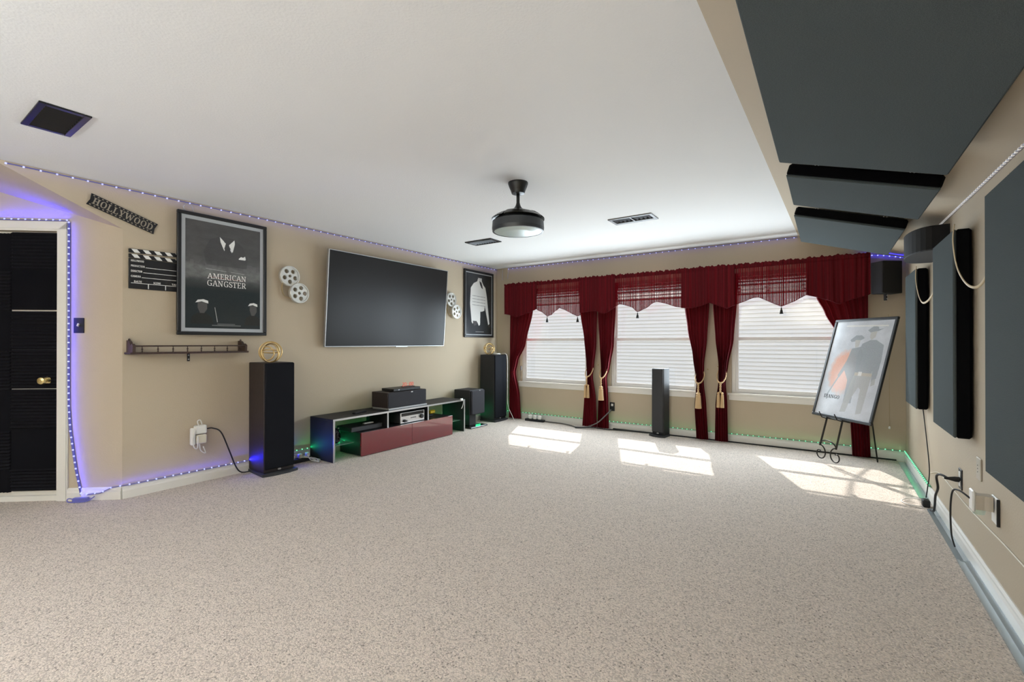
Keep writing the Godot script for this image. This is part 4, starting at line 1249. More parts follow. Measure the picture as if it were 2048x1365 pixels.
	part(sp, "body", MB.new().lathe([[0.0, 0.0], [0.03, 0.0], [0.052, 0.02], [0.062, 0.06], [0.058, 0.1], [0.045, 0.13], [0.03, 0.16], [0.0, 0.168]], Vector3.ZERO, 28), M.black_gloss)
	for q in [[0.045, 0.03], [0.105, 0.018]]:
		part(sp, "driver", MB.new().lathe([[q[1], 0.0], [q[1] * 0.9, 0.006], [q[1] * 0.5, -0.002], [0.0, 0.004]], Vector3(0, q[0], 0.056), 20, Basis(Vector3.RIGHT, PI / 2)), M.charcoal)
	for x in [-0.03, 0.035]:
		part(sp, "knob", MB.new().lathe([[0.0, 0.012], [0.006, 0.008], [0.006, 0.0]], Vector3(x, 0.155, 0.02), 10), M.silver)
	var toy := thing("toy_excavator", "small yellow and black toy digger in the right bay", "toy", Vector3(0.22, 0.26, 1.86), PI / 2)
	part(toy, "tracks", MB.new().span(Vector3(-0.12, 0.0, -0.04), Vector3(0.06, 0.03, 0.04), 0.008), M.toy_dark)
	part(toy, "cab", MB.new().span(Vector3(0.0, 0.03, -0.035), Vector3(0.11, 0.075, 0.035), 0.012), M.toy_yellow)
	part(toy, "arm", MB.new().tube(curve([Vector3(-0.02, 0.03, 0), Vector3(-0.07, 0.06, 0), Vector3(-0.075, 0.1, 0)], 5), 0.01, 6), M.toy_dark)
	var cp := thing("cable_clip", "white clip with short cord on the right end of the stand", "clip", Vector3(0.447, 0.452, 1.44), PI / 2)
	part(cp, "clip", MB.new().box(Vector3(0, 0.004, 0), Vector3(0.05, 0.03, 0.022), 0.006), M.plastic_white)
	part(cp, "cord", MB.new().tube(curve([Vector3(0.015, -0.005, 0.012), Vector3(0.02, -0.04, 0.015), Vector3(0.0, -0.1, 0.012), Vector3(-0.015, -0.12, 0.01)], 6), 0.004, 6), M.cable_white)
	# subwoofer on a pedestal
	var sb := thing("subwoofer", "square black subwoofer on a pedestal at the end of the stand", "speaker", Vector3(0.22, 0, 1.0), PI / 2)
	part(sb, "cabinet", MB.new().span(Vector3(-0.16, 0.185, -0.16), Vector3(0.16, 0.552, 0.145), 0.008), M.near_black)
	part(sb, "grille", MB.new().span(Vector3(-0.152, 0.195, 0.145), Vector3(0.152, 0.545, 0.18), 0.012), M.grille_grey)
	part(sb, "badge", MB.new().box(Vector3(0.03, 0.538, 0.17), Vector3(0.025, 0.01, 0.02), 0.002), M.silver)
	part(sb, "pedestal", MB.new().span(Vector3(-0.09, 0.02, -0.08), Vector3(0.06, 0.185, 0.08), 0.006), M.charcoal)
	part(sb, "base_plate", MB.new().box(Vector3(0, 0.01, 0.02), Vector3(0.4, 0.02, 0.36), 0.008), M.black_gloss)
	# power strip and tangled leads between the near speaker and the stand
	var tp := thing("floor_power_strip", "dark power strip with plugs on the floor left of the stand", "power strip", Vector3(0.1, 0, 3.62))
	part(tp, "bar", MB.new().span(Vector3(-0.035, 0.0, -0.13), Vector3(0.035, 0.04, 0.13), 0.006), M.near_black)
	for k in 3:
		part(tp, "plug", MB.new().box(Vector3(0.0, 0.062, -0.09 + 0.085 * k), Vector3(0.045, 0.045, 0.04), 0.008), M.plastic_white if k != 1 else M.plastic_cream)
	for k in 3:
		part(tp, "lead", MB.new().tube(curve([Vector3(0.02, 0.06, -0.08 + 0.05 * k), Vector3(0.1, 0.03, -0.06 - 0.03 * k), Vector3(0.15 + 0.02 * k, 0.008, -0.1), Vector3(0.1, 0.008, -0.15 - 0.01 * k), Vector3(0.03, 0.01, -0.145)], 6), 0.005, 6), M.cable_white)


# ------------------------------------------------------------------ things at the window wall
func window_wall_things() -> void:
	tower("tower_speaker", "slim grey tower speaker before the middle window", Vector3(2.805, 0, 0.125), -0.22, 0.17, 0.17, 0.905, 0.03, M.near_black, M.charcoal)
	# wall outlet, plug and cable run
	var o := thing("wall_outlet", "black wall outlet with a plug below the middle window", "outlet", Vector3(2.075, 0.32, 0.0))
	part(o, "plate", MB.new().box(Vector3(0, 0, 0.003), Vector3(0.075, 0.125, 0.006), 0.002), M.black_satin)
	part(o, "receptacle", MB.new().box(Vector3(0, 0.025, 0.007), Vector3(0.032, 0.034, 0.004), 0.004), M.plastic_white)
	part(o, "plug", MB.new().box(Vector3(0, -0.03, 0.022), Vector3(0.035, 0.03, 0.03), 0.006), M.rubber_black)
	cable("extension_cord", [Vector3(2.075, 0.28, 0.045), Vector3(2.03, 0.2, 0.16), Vector3(1.93, 0.1, 0.2), Vector3(1.78, 0.03, 0.22), Vector3(1.62, 0.012, 0.24), Vector3(1.5, 0.012, 0.17), Vector3(1.3, 0.012, 0.1), Vector3(1.1, 0.012, 0.09), Vector3(0.998, 0.014, 0.09)], 0.009, M.cable_grey, "grey extension cord along the window baseboard")
	cable("floor_cable", [Vector3(1.62, 0.009, 0.28), Vector3(1.75, 0.02, 0.26), Vector3(1.9, 0.03, 0.23), Vector3(2.05, 0.02, 0.2), Vector3(2.12, 0.01, 0.13), Vector3(2.3, 0.01, 0.09), Vector3(2.62, 0.01, 0.065)], 0.008, M.rubber_black, "black cord running behind the slim tower speaker")
	var st := thing("adapter_power_strip", "power strip with adapters on the floor below the left window", "power strip", Vector3(0.82, 0, 0.1))
	part(st, "bar", MB.new().span(Vector3(-0.17, 0.0, -0.035), Vector3(0.17, 0.035, 0.035), 0.005), M.near_black)
	for k in 3:
		part(st, "adapter", MB.new().box(Vector3(-0.08 + 0.085 * k, 0.065, 0.0), Vector3(0.055, 0.06, 0.05), 0.008), M.plastic_white)
	# small hanging wand and weight by the left curtain
	var hk := thing("cord_winder", "small grey cord cleat beside the left window", "cleat", Vector3(0.5, 0.83, 0.0))
	part(hk, "cleat", MB.new().box(Vector3(0, 0, 0.012), Vector3(0.03, 0.07, 0.02), 0.006), M.brushed_steel)
	part(hk, "cord", MB.new().tube(curve([Vector3(0, -0.03, 0.02), Vector3(0.005, -0.1, 0.03), Vector3(-0.005, -0.2, 0.03)], 5), 0.003, 5), M.near_black)
	# corner speaker on a bracket
	var sp := thing("corner_speaker", "dark bookshelf speaker mounted high in the right corner", "speaker", Vector3(5.165, 1.925, 0.17), 0.62)
	part(sp, "cabinet", MB.new().box(Vector3(0, 0, 0), Vector3(0.2, 0.335, 0.15), 0.006), M.black_matte)
	part(sp, "grille", MB.new().box(Vector3(-0.106, 0, 0), Vector3(0.012, 0.33, 0.146), 0.004), M.grille_grey)
	part(sp, "bracket", MB.new().box(Vector3(0.0, -0.2, -0.02), Vector3(0.02, 0.07, 0.03), 0.004), M.black_satin)
	for s in [-1, 1]:
		part(sp, "screw", MB.new().box(Vector3(0.0, -0.2 + 0.018 * s, 0.0), Vector3(0.009, 0.009, 0.012), 0.003), M.silver)
	# pull cord near the corner
	var pc := thing("blind_pull_cord", "thin tan pull cord with a small knob by the right corner", "cord")
	part(pc, "cord", MB.new().tube(curve([Vector3(5.19, 1.55, 0.01), Vector3(5.2, 1.3, 0.03), Vector3(5.195, 0.9, 0.025), Vector3(5.195, 0.36, 0.022)], 6), 0.0022, 6), M.film_tan)
	part(pc, "knob", MB.new().lathe([[0.0, 0.362], [0.006, 0.356], [0.011, 0.34], [0.008, 0.33], [0.0, 0.328]], Vector3(5.195, 0, 0.022), 12), M.plastic_white)
	for q in [[0.12, 2.3, "left"], [0.235, 2.315, "right"]]:
		cable("loose_strip_end", [Vector3(q[0], 2.485, 0.006), Vector3(q[0] + 0.004, 2.42, 0.01), Vector3(q[0] - 0.003, 2.36, 0.008), Vector3(q[0], q[1], 0.01)], 0.006, M.tape_clear, "pale loose light strip end above the valance, %s of the pair" % q[2], "light strip", 0.4)
	easel()

func easel() -> void:
	var yaw := 0.869
	var r := Vector3(cos(yaw), 0, sin(yaw))
	var n := Vector3(-sin(yaw), 0, cos(yaw))
	var tilt := 0.277
	var up := Vector3.UP * cos(tilt) - n * sin(tilt)
	var out := r.cross(up).normalized()
	var bl := Vector3(4.523, 0.467, 0.342)
	var w := 0.735
	var h := 1.065
	var p := thing("framed_poster", "grey western poster in black frame on the iron easel", "poster", Vector3.ZERO, 0.0, "framed posters")
	p.transform = Transform3D(Basis(r, up, out), bl + r * (w / 2) + up * (h / 2) - out * 0.0)
	poster(p, w, h, 0.028, 0.0, 0.024, western_print(), "western_print")
	lettering(p, "title", "DJANGO", 0.05, Vector3(-0.17, -0.315, 0.0155), M.charcoal, "Droid Serif", true, 0.2, 0.001)
	var e := thing("iron_easel", "black wrought iron easel with scroll feet", "easel", Vector3.ZERO)
	var back := -out * 0.02
	var foot := []
	for k in 2:
		var t := 0.17 + 0.20 * k
		var f := Vector3(4.585, 0, 0.50) + r * (0.21 * k)
		f.y = 0.008
		var low := bl + r * t + back
		var high := bl + r * (t + 0.05 - 0.12 * k) + up * 0.95 + back
		foot.append(f)
		part(e, "front_leg", MB.new().tube([f + Vector3(0, 0.16, 0) + r * (0.0), low, high], 0.009, 8), M.wrought_iron)
		# scroll foot
		var dir := -1.0 if k == 0 else 1.0
		var sc := []
		for j in 40:
			var a := j / 39.0 * 4.2 * PI / 2.0
			var rad := 0.085 * (1.0 - 0.75 * j / 39.0)
			var cen := f + Vector3(0, 0.085, 0) + r * (-0.085 * dir * 0.0)
			sc.append(cen + r * (-dir) * rad * cos(a + PI * 0.55) * -1.0 + Vector3(0, rad * sin(a + PI * 0.55), 0))
		var start: Vector3 = f + Vector3(0, 0.17, 0)
		part(e, "scroll_foot", MB.new().tube([start] + sc, 0.006, 7), M.wrought_iron)
		# ledge hook with a curled end that carries the frame
		var hk := []
		for j in 18:
			var a := j / 17.0 * TAU * 0.8
			hk.append(low - up * 0.006 + out * (0.085 - 0.02 * cos(a) + 0.0) + up * (0.022 - 0.022 * cos(a) * 0.0 + 0.022 * sin(a - PI / 2.0)))
		part(e, "ledge_hook", MB.new().tube([low - up * 0.012, low - up * 0.012 + out * 0.05] + hk, 0.005, 7), M.wrought_iron)
	var m: Vector3 = (foot[0] + foot[1]) / 2.0
	var arch := []
	for j in 13:
		var a := PI * j / 12.0
		arch.append(m + Vector3(0, 0.17 + 0.06 * sin(a), 0) - r * (0.105 * cos(a)))
	part(e, "arched_brace", MB.new().tube(arch, 0.006, 7), M.wrought_iron)
	part(e, "crossbar", MB.new().tube([bl + r * 0.10 + back - up * 0.006, bl + r * 0.46 + back - up * 0.006], 0.007, 7), M.wrought_iron)
	part(e, "back_leg", MB.new().tube([bl + r * 0.3 + up * 0.9 - out * 0.035, Vector3(5.08, 0.005, 0.24)], 0.007, 7), M.wrought_iron)


# ------------------------------------------------------------------ right wall
func acoustic_panel(label: String, at: Basis, mid: Vector3, w: float, h: float, d: float, group: String) -> Node3D:
	var t := thing("acoustic_panel", label, "acoustic panel", Vector3.ZERO, 0.0, group)
	t.transform = Transform3D(at, mid)
	part(t, "core", MB.new().box(Vector3(0, 0, -0.004), Vector3(w, h, d - 0.008), 0.012), M.panel_side)
	part(t, "face", MB.new().box(Vector3(0, 0, d / 2 - 0.006), Vector3(w - 0.004, h - 0.004, 0.016), 0.006), M.panel_felt)
	return t

func right_wall_things() -> void:
	var wb := Basis(Vector3.UP, -PI / 2)
	var th := 0.078
	var g := "grey acoustic panels on the right wall"
	acoustic_panel("tall grey acoustic panel nearest the camera on the right wall", wb, Vector3(WALL_R - 0.01 - th / 2, 1.29, 3.74), 0.68, 1.26, th, g)
	acoustic_panel("tall grey acoustic panel in the middle of the right wall", wb, Vector3(WALL_R - 0.01 - th / 2, 1.30, 2.45), 0.62, 1.19, th, g)
	acoustic_panel("tall grey acoustic panel nearest the window wall", wb, Vector3(WALL_R - 0.01 - th / 2, 1.28, 1.09), 0.58, 1.15, th, g)
	# drooping unlit LED tape over the panels
	cable("drooping_tape", [Vector3(5.25, 1.92, 2.77), Vector3(5.24, 1.82, 2.79), Vector3(5.25, 1.66, 2.84), Vector3(5.27, 1.55, 2.98), Vector3(5.3, 1.55, 3.08), Vector3(5.32, 1.68, 3.22), Vector3(5.325, 1.85, 3.32), Vector3(5.325, 2.0, 3.42)], 0.008, M.tape_tan, "tan light tape drooping over the middle wall panel", "light tape", 0.35)
	cable("drooping_tape", [Vector3(5.25, 1.87, 1.39), Vector3(5.245, 1.75, 1.41), Vector3(5.26, 1.6, 1.48), Vector3(5.28, 1.56, 1.58), Vector3(5.31, 1.63, 1.72), Vector3(5.325, 1.8, 1.83)], 0.008, M.tape_tan, "tan light tape drooping over the far wall panel", "light tape", 0.35)
	# half-round surround speaker high on the wall
	var sp := thing("surround_speaker", "curved black surround speaker high on the right wall", "speaker", Vector3(WALL_R, 1.965, 1.80), -PI / 2)
	var arc := []
	for k in 17:
		var a := PI * k / 16.0
		arc.append(-0.33 * cos(a))
		arc.append(0.05 + 0.15 * pow(sin(a), 0.8))
	var body := pv([-0.33, 0.0] + arc + [0.33, 0.0])
	part(sp, "cabinet", MB.new().prism(body, Vector3.ZERO, Vector3.RIGHT, Vector3.BACK, Vector3.UP, -0.075, 0.085), M.black_matte)
	part(sp, "trim_plate", MB.new().prism(body, Vector3.ZERO, Vector3.RIGHT, Vector3.BACK, Vector3.UP, -0.084, -0.0752), M.charcoal)
	# outlets and plates
	var o := thing("wall_outlet", "black outlet with a black plug on the right wall", "outlet", Vector3(WALL_R, 0.405, 2.42), -PI / 2)
	part(o, "plate", MB.new().box(Vector3(0, 0, 0.003), Vector3(0.08, 0.125, 0.006), 0.002), M.black_satin)
	for s in [-1, 1]:
		part(o, "receptacle", MB.new().box(Vector3(0, 0.028 * s, 0.007), Vector3(0.034, 0.036, 0.004), 0.004), M.plastic_white)
	part(o, "plug", MB.new().lathe([[0.016, 0.0], [0.016, 0.02], [0.009, 0.05], [0.007, 0.07], [0.0, 0.07]], Vector3(0, -0.005, 0.008), 14, Basis(Vector3.RIGHT, PI / 2)), M.rubber_black)
	cable("black_plug_cord", [Vector3(5.275, 0.4, 2.42), Vector3(5.25, 0.405, 2.36), Vector3(5.243, 0.37, 2.27), Vector3(5.26, 0.28, 2.2), Vector3(5.262, 0.2, 2.1), Vector3(5.275, 0.1, 1.98), Vector3(5.28, 0.04, 1.9), Vector3(5.275, 0.02, 1.82)], 0.007, M.rubber_black, "black cord curling from the black outlet to the floor")
	var b := thing("blank_plate", "beige blank cover plate on the right wall", "cover plate", Vector3(WALL_R, 0.565, 2.855), -PI / 2)
	part(b, "plate", MB.new().box(Vector3(0, 0, 0.004), Vector3(0.085, 0.12, 0.008), 0.003), M.plastic_taupe)
	for s in [-1, 0, 1]:
		part(b, "screw", MB.new().box(Vector3(-0.01, 0.018 * s, 0.0085), Vector3(0.006, 0.004, 0.002)), M.near_black)
	var q := thing("wall_outlet", "white outlet holding the plug-in adapter on the right wall", "outlet", Vector3(WALL_R, 0.43, 3.15), -PI / 2)
	part(q, "plate", MB.new().box(Vector3(0, 0, 0.004), Vector3(0.1, 0.13, 0.008), 0.002), M.plastic_white)
	part(q, "plate_edge", MB.new().box(Vector3(0.053, 0, 0.006), Vector3(0.008, 0.132, 0.012), 0.002), M.black_satin)
	var f := thing("plug_in_adapter", "cream plug-in adapter with a white face on the right wall", "adapter", Vector3(WALL_R - 0.012, 0.45, 3.12), -PI / 2)
	part(f, "body", MB.new().prism(pv([-0.035, 0.0, 0.035, 0.0, 0.035, 0.015, 0.028, 0.03, 0.03, 0.062, -0.03, 0.062, -0.028, 0.03, -0.035, 0.015]), Vector3.ZERO, Vector3.RIGHT, Vector3.BACK, Vector3.UP, -0.03, 0.04), M.plastic_taupe)
	part(f, "face_plate", MB.new().box(Vector3(-0.004, 0.008, 0.068), Vector3(0.07, 0.105, 0.012), 0.005), M.plastic_white)
	part(f, "bottle", MB.new().lathe([[0.0, -0.06], [0.022, -0.056], [0.026, -0.035], [0.02, -0.03], [0.0, -0.03]], Vector3(0, 0, 0.045), 18), M.glass_shelf)
	cable("thin_black_cord", [Vector3(5.25, 0.46, 3.1), Vector3(5.22, 0.475, 3.02), Vector3(5.21, 0.44, 2.94), Vector3(5.225, 0.3, 2.8), Vector3(5.255, 0.12, 2.64), Vector3(5.285, 0.02, 2.54)], 0.0045, M.rubber_black, "thin black cord dropping from the plug-in adapter")
	cable("white_wire", [Vector3(5.332, 0.2, 1.38), Vector3(5.332, 0.285, 1.75), Vector3(5.332, 0.288, 2.1), Vector3(5.332, 0.285, 2.57), Vector3(5.332, 0.295, 2.93), Vector3(5.332, 0.31, 3.3), Vector3(5.332, 0.315, 3.8)], 0.0035, M.plastic_cream, "thin cream wire stapled low along the right wall")
	cable("panel_cord", [Vector3(5.325, 0.7, 1.1), Vector3(5.325, 0.5, 1.25), Vector3(5.315, 0.25, 1.48), Vector3(5.29, 0.12, 1.58), Vector3(5.275, 0.06, 1.63)], 0.004, M.rubber_black, "thin black cord hanging below the far wall panel")
	var ad := thing("floor_adapter", "black power adapter on the floor by the right baseboard", "adapter", Vector3(5.27, 0, 1.66))
	part(ad, "brick", MB.new().box(Vector3(0, 0.027, 0), Vector3(0.045, 0.054, 0.075), 0.007), M.rubber_black)
	part(ad, "lead", MB.new().tube(curve([Vector3(-0.02, 0.04, -0.05), Vector3(-0.09, 0.02, -0.1), Vector3(-0.14, 0.008, -0.03), Vector3(-0.1, 0.008, 0.05), Vector3(-0.03, 0.012, 0.06)], 6), 0.004, 6), M.cable_white)
	# grey strip laid along the foot of the right baseboard
	var strip := MB.new()
	strip.prism(pv([0, 0, 0.053, 0, 0.053, 0.006, 0.026, 0.012, 0, 0.004]), Vector3(5.264, 0, 0), Vector3.RIGHT, Vector3.UP, Vector3.BACK, 1.74, 2.74)
	var cc := thing("cable_cover", "shiny grey cable cover along the foot of the right wall", "cable cover")
	part(cc, "strip", strip, M.tape_grey)
	part(cc, "strip", MB.new().prism(pv([0, 0, 0.055, 0, 0.055, 0.008, 0, 0.004]), Vector3(5.258, 0, 0), Vector3.RIGHT, Vector3.UP, Vector3.BACK, 0.1, 1.45), M.tape_grey)
	part(cc, "strip", MB.new().prism(pv([0, 0, 0.055, 0, 0.055, 0.012, 0.03, 0.007, 0, 0.008]), Vector3(5.262, 0, 0), Vector3.RIGHT, Vector3.UP, Vector3.BACK, 2.72, 5.6), M.tape_grey)


# ------------------------------------------------------------------ ceiling
# x0..x1, z0..z1: the frame; hole: the opening in the ceiling it covers, with a sheet-metal duct above
func vent(label: String, x0: float, x1: float, z0: float, z1: float, hole: Array, mf: Material, mullion: bool) -> void:
	var t := thing("ceiling_vent", label, "vent", Vector3(0, CEIL, 0), 0.0, "ceiling vents")
	var a := Vector3(hole[0], 0.0, hole[2])
	var b := Vector3(hole[1], 0.3, hole[3])
	var duct := MB.new()
	for s in [a.x, b.x]:
		duct.box(Vector3(s, 0.15, (a.z + b.z) / 2), Vector3(0.004, 0.3, b.z - a.z))
	for s in [a.z, b.z]:
		duct.box(Vector3((a.x + b.x) / 2, 0.15, s), Vector3(b.x - a.x, 0.3, 0.004))
	duct.box(Vector3((a.x + b.x) / 2, 0.3, (a.z + b.z) / 2), Vector3(b.x - a.x, 0.004, b.z - a.z))
	part(t, "duct", duct, M.duct_sheet)
	var f := MB.new()
	for e in [[x0, x1, z0, a.z], [x0, x1, b.z, z1], [x0, a.x, a.z, b.z], [b.x, x1, a.z, b.z]]:
		f.span(Vector3(e[0], -0.01, e[2]), Vector3(e[1], -0.0005, e[3]), 0.002)
	part(t, "frame", f, mf)
	if mullion:
		part(t, "mullion", MB.new().span(Vector3((a.x + b.x) / 2 - 0.006, -0.01, a.z), Vector3((a.x + b.x) / 2 + 0.006, 0.004, b.z)), mf)
	var n := 9
	for k in n:
		var x := lerpf(a.x, b.x, (k + 0.5) / n)
		part(t, "louver", MB.new().box(Vector3(x, 0.004, (a.z + b.z) / 2), Vector3(0.034, 0.002, b.z - a.z - 0.004), 0.0, Basis(Vector3.BACK, 0.85)), M.vent_black)

func ceiling_things() -> void:
	vent("black ceiling vent near the television corner", 0.93, 1.335, 1.72, 1.945, [0.96, 1.305, 1.75, 1.9], M.vent_black, false)
	vent("grey framed ceiling vent near the middle window", 2.81, 3.255, 1.69, 1.93, [2.84, 3.225, 1.75, 1.9], M.vent_grey, true)
	vent("dark ceiling vent near the door", 0.88, 1.306, 5.555, 5.765, [0.91, 1.276, 5.585, 5.735], M.vent_black, false)
	# fan with folded blades and a round light
	var t := thing("ceiling_fan", "black ceiling fan with folded blades and round light", "fan", Vector3(2.658, CEIL, 3.342))
	part(t, "canopy", MB.new().lathe([[0.078, 0.0], [0.078, -0.012], [0.07, -0.035], [0.058, -0.062], [0.05, -0.085], [0.02, -0.088], [0.0, -0.088]], Vector3.ZERO, 32), M.fan_black)
	part(t, "downrod", MB.new().tube([Vector3(0, -0.08, 0), Vector3(0, -0.19, 0)], 0.013, 12), M.fan_black)
	part(t, "bell", MB.new().lathe([[0.013, -0.155], [0.018, -0.175], [0.028, -0.195], [0.05, -0.212], [0.09, -0.225], [0.12, -0.24], [0.12, -0.25], [0.0, -0.25]], Vector3.ZERO, 32), M.fan_black)
	part(t, "motor_housing", MB.new().lathe([[0.0, -0.24], [0.12, -0.243], [0.15, -0.262], [0.18, -0.285], [0.19, -0.31], [0.0, -0.31]], Vector3.ZERO, 40), M.fan_black)
	for k in 4:
		var bl := MB.new()
		for side in 2:
			bl.sheet(12, 4, func(a, b):
				var ang: float = TAU * (k + 0.01 + 0.98 * a) / 4.0
				var rr: float = lerpf(0.1, 0.214 - 0.012 * a, b)
				return Vector3(cos(ang) * rr, -0.238 - 0.05 * b * b - 0.006 * side + 0.008 * a, sin(ang) * rr))
		part(t, "folded_blade", bl, M.fan_blade)
	part(t, "drum_band", MB.new().lathe([[0.19, -0.3], [0.2, -0.305], [0.204, -0.36], [0.2, -0.384], [0.188, -0.386], [0.188, -0.37]], Vector3.ZERO, 48), M.fan_band)
	part(t, "light_lens", MB.new().lathe([[0.19, -0.372], [0.186, -0.384], [0.12, -0.396], [0.0, -0.402]], Vector3.ZERO, 48), M.fan_lens)
	# grey panels hung under the slope
	var g := "grey acoustic panels hung under the sloped ceiling"
	var tip := atan2(0.215, 0.70)
	var b := Basis(Vector3.RIGHT, PI / 2)          # face down
	b = Basis(Vector3.BACK, -tip) * b
	var pan := [["large grey acoustic panel hung nearest the camera on the slope", Vector3(4.79, 2.162, 4.19), 1.54], ["short grey acoustic panel hung second on the slope", Vector3(4.805, 2.165, 2.80), 0.70], ["grey acoustic panel hung nearest the window on the slope", Vector3(4.785, 2.19, 1.43), 1.15]]
	for q in pan:
		var p := acoustic_panel(q[0], b, q[1] + Vector3(0, 0.012, 0), 0.72, q[2], 0.078, g)
		for sx in [-0.22, 0.22]:
			for sz in [-1, 1]:
				var at := Vector3(sx, sz * (q[2] / 2.0 - 0.012), -0.039)
				var ring := []
				for j in 14:
					var a := TAU * j / 14.0
					ring.append(at + Vector3(cos(a) * 0.010, 0, sin(a) * 0.010 - 0.004))
				part(p, "eye_hook", MB.new().tube(ring, 0.003, 6, true), M.silver)


# ------------------------------------------------------------------ light tape
func led(label: String, path: Array, lit: Material, spacing: float, glow: Color, energy: float, off: Vector3, face: Vector3, m_tape: Material, flat_k := 0.35) -> void:
	var t := thing("light_strip", label, "light strip", Vector3.ZERO, 0.0, "stick-on light strips")
	part(t, "tape", MB.new().tube(path, 0.009, 6, false, flat_k), m_tape)
	var d := MB.new()
	var next := 0.0
	var run := 0.0
	for k in path.size() - 1:
		var a: Vector3 = path[k]
		var b: Vector3 = path[k + 1]
		var long := a.distance_to(b)
		while next <= run + long:
			var p := a.lerp(b, (next - run) / maxf(long, 1e-5))
			d.box(p + off * 0.6, Vector3.ONE * 0.011, 0.002)
			next += spacing
		run += long
		if energy > 0.0:                      # the light of this stretch, just in front of its diodes
			var l := AreaLight3D.new()
			l.name = "strip_glow"
			l.area_size = Vector2(long, 0.012)
			l.area_normalize_energy = false
			l.light_energy = energy
			l.light_color = glow
			l.area_range = 12.0
			l.area_attenuation = 2.0
			l.shadow_enabled = true
			t.add_child(l, true)
			var x := (b - a).normalized()
			var z := -(face - x * face.dot(x)).normalized()
			l.transform = Transform3D(Basis(x, z.cross(x), z), (a + b) / 2.0 + off * 2.2)
	stuff(part(t, "led_diodes", d, lit))

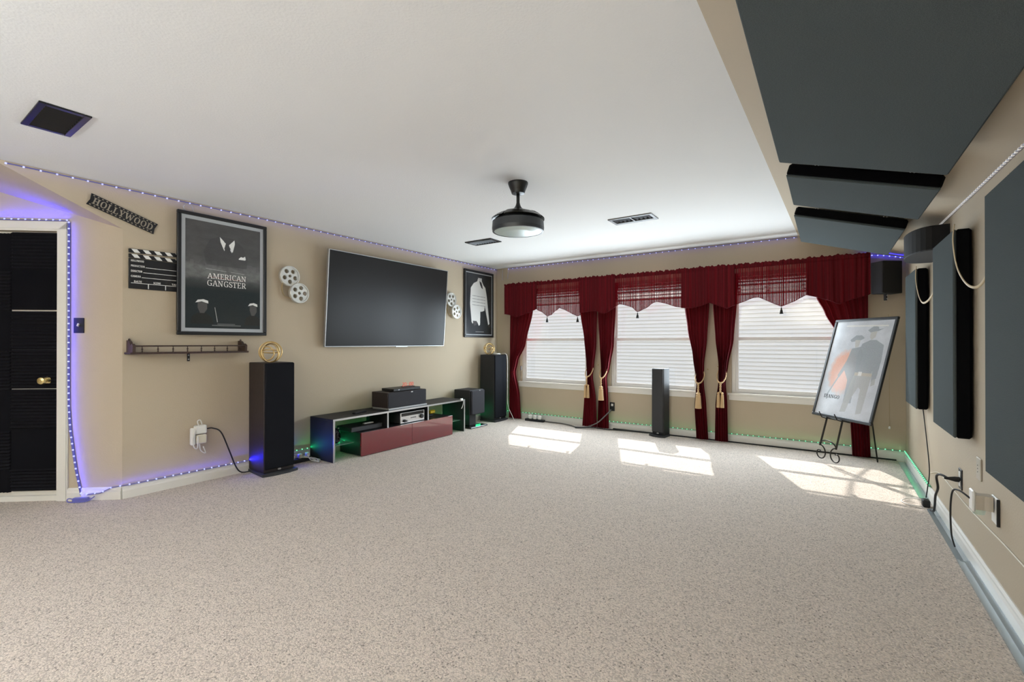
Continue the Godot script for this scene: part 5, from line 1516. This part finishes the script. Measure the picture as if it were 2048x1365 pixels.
func led_strips() -> void:
	var blue := Color(0.13, 0.12, 1.0)
	var green := Color(0.16, 0.96, 0.6)
	var lit_b := glowing("led_blue", Color(0.72, 0.74, 1.0), 1.3)
	var lit_g := glowing("led_green", Color(0.55, 1.0, 0.78), 1.1)
	var lit_w := glowing("led_pale", Color(0.95, 0.93, 0.9), 0.5)
	var tb := glowing("tape_baked_blue_light", Color(0.5, 0.5, 0.85), 0.22)  # blue light of the diodes put into the tape's own colour and emission
	var tg := glowing("tape_baked_green_light", Color(0.4, 0.75, 0.58), 0.2)  # same for the green: diode light worked into the tape material
	led("blue light strip along the ceiling above the television", [Vector3(0.008, 2.482, 5.7), Vector3(0.008, 2.482, 0.01)], lit_b, 0.085, blue, 0.5, Vector3(0.008, -0.005, 0), Vector3(-0.5, -1, 0), tb)
	led("blue light strip along the ceiling above the curtains", [Vector3(0.25, 2.482, 0.008), Vector3(4.36, 2.482, 0.008)], lit_b, 0.085, blue, 0.5, Vector3(0, -0.005, 0.008), Vector3(0, -1, -0.5), tb)
	led("pale light strip along the top of the right wall", [Vector3(WALL_R - 0.008, right_top(0.9) - 0.012, 0.9), Vector3(WALL_R - 0.008, right_top(5.0) - 0.012, 5.0)], lit_w, 0.04, blue, 0.0, Vector3(-0.006, 0, 0), Vector3.DOWN, M.tape_clear)
	led("blue light strip in the top right corner", [Vector3(5.0, 2.20, 0.03), Vector3(5.12, 2.185, 0.045), Vector3(5.25, 2.155, 0.05), Vector3(WALL_R - 0.012, 2.12, 0.12)], lit_b, 0.05, blue, 9.0, Vector3(0, -0.004, 0.012), Vector3(0, 1, -0.4), tb)
	# round the door frame and down to a controller on the floor
	var top := []
	for s in [0.9, 0.7, 0.5, 0.4]:
		top.append(door_at(s, 2.212, 0.012))
	led("blue light strip along the top of the door frame", top, lit_b, 0.05, blue, 24.0, DOOR_OUT * 0.008 + Vector3(0, 0.006, 0), Vector3.UP + DOOR_OUT * 0.1, tb)
	var side := []
	for q in [[0.388, 2.2], [0.388, 1.8], [0.387, 1.4], [0.387, 1.0], [0.385, 0.75], [0.372, 0.55], [0.35, 0.38], [0.33, 0.24], [0.31, 0.14], [0.29, 0.04]]:
		side.append(door_at(q[0], q[1], 0.012))
	led("blue light strip down the right side of the door frame", side, lit_b, 0.05, blue, 6.5, DOOR_OUT * 0.008 - DOOR_DIR * 0.003, -DOOR_DIR - DOOR_OUT * 0.35, tb)
	var low := [door_at(0.24, 0.05, 0.03), door_at(0.14, 0.06, 0.03), door_at(0.06, 0.1, 0.02), Vector3(0.012, 0.105, 5.04), Vector3(0.012, 0.105, 4.26)]
	led("blue light strip along the baseboard left of the near speaker", low, lit_b, 0.06, blue, 3.2, Vector3(0.008, 0.005, 0), Vector3(-0.35, 1, 0), tb)
	var ct := thing("strip_controller", "small strip controller on the floor by the door, blue strip light put into its colour", "controller", door_at(0.27, 0.0, 0.045))
	ct.basis = Basis(-DOOR_DIR, Vector3.UP, DOOR_OUT)
	part(ct, "box", MB.new().box(Vector3(0, 0.018, 0), Vector3(0.11, 0.03, 0.035), 0.006), tb)  # no lamp: box and lead carry the strip's blue light as their own glow
	part(ct, "lead", MB.new().tube(curve([Vector3(-0.05, 0.02, 0.0), Vector3(-0.08, 0.03, 0.015), Vector3(-0.07, 0.01, 0.03), Vector3(0.0, 0.006, 0.03), Vector3(0.06, 0.01, 0.02), Vector3(0.1, 0.04, 0.0)], 6), 0.004, 6), tb)
	led("blue light strip on the baseboard behind the near speaker", [Vector3(0.012, 0.105, 4.25), Vector3(0.012, 0.105, 3.62)], lit_b, 0.06, blue, 40.0, Vector3(0.008, 0.005, 0), Vector3(0.9, 0.6, 0), tb)
	led("green light strip on the baseboard behind the media stand", [Vector3(0.012, 0.105, 3.60), Vector3(0.012, 0.105, 0.06)], lit_g, 0.06, green, 8.0, Vector3(0.008, 0.005, 0), Vector3(0.6, 0.6, 0), tg)
	led("green light strip on the baseboard under the windows", [Vector3(0.06, 0.105, 0.012), Vector3(WALL_R - 0.02, 0.105, 0.012)], lit_g, 0.06, green, 0.8, Vector3(0, 0.005, 0.008), Vector3(0, 1, 0.1), tg)
	led("green light strip on the right baseboard near the corner", [Vector3(WALL_R - 0.012, 0.105, 0.03), Vector3(WALL_R - 0.012, 0.105, 1.45)], lit_g, 0.06, green, 0.6, Vector3(-0.008, 0.005, 0), Vector3(-0.5, -0.7, 0), tg)
	var gs := thing("carpet_edge_cord", "dark cord along the carpet edge under the windows", "cord")
	part(gs, "cord", MB.new().tube([Vector3(2.1, 0.008, 0.035), Vector3(5.25, 0.008, 0.035)], 0.008, 6), M.rubber_black)
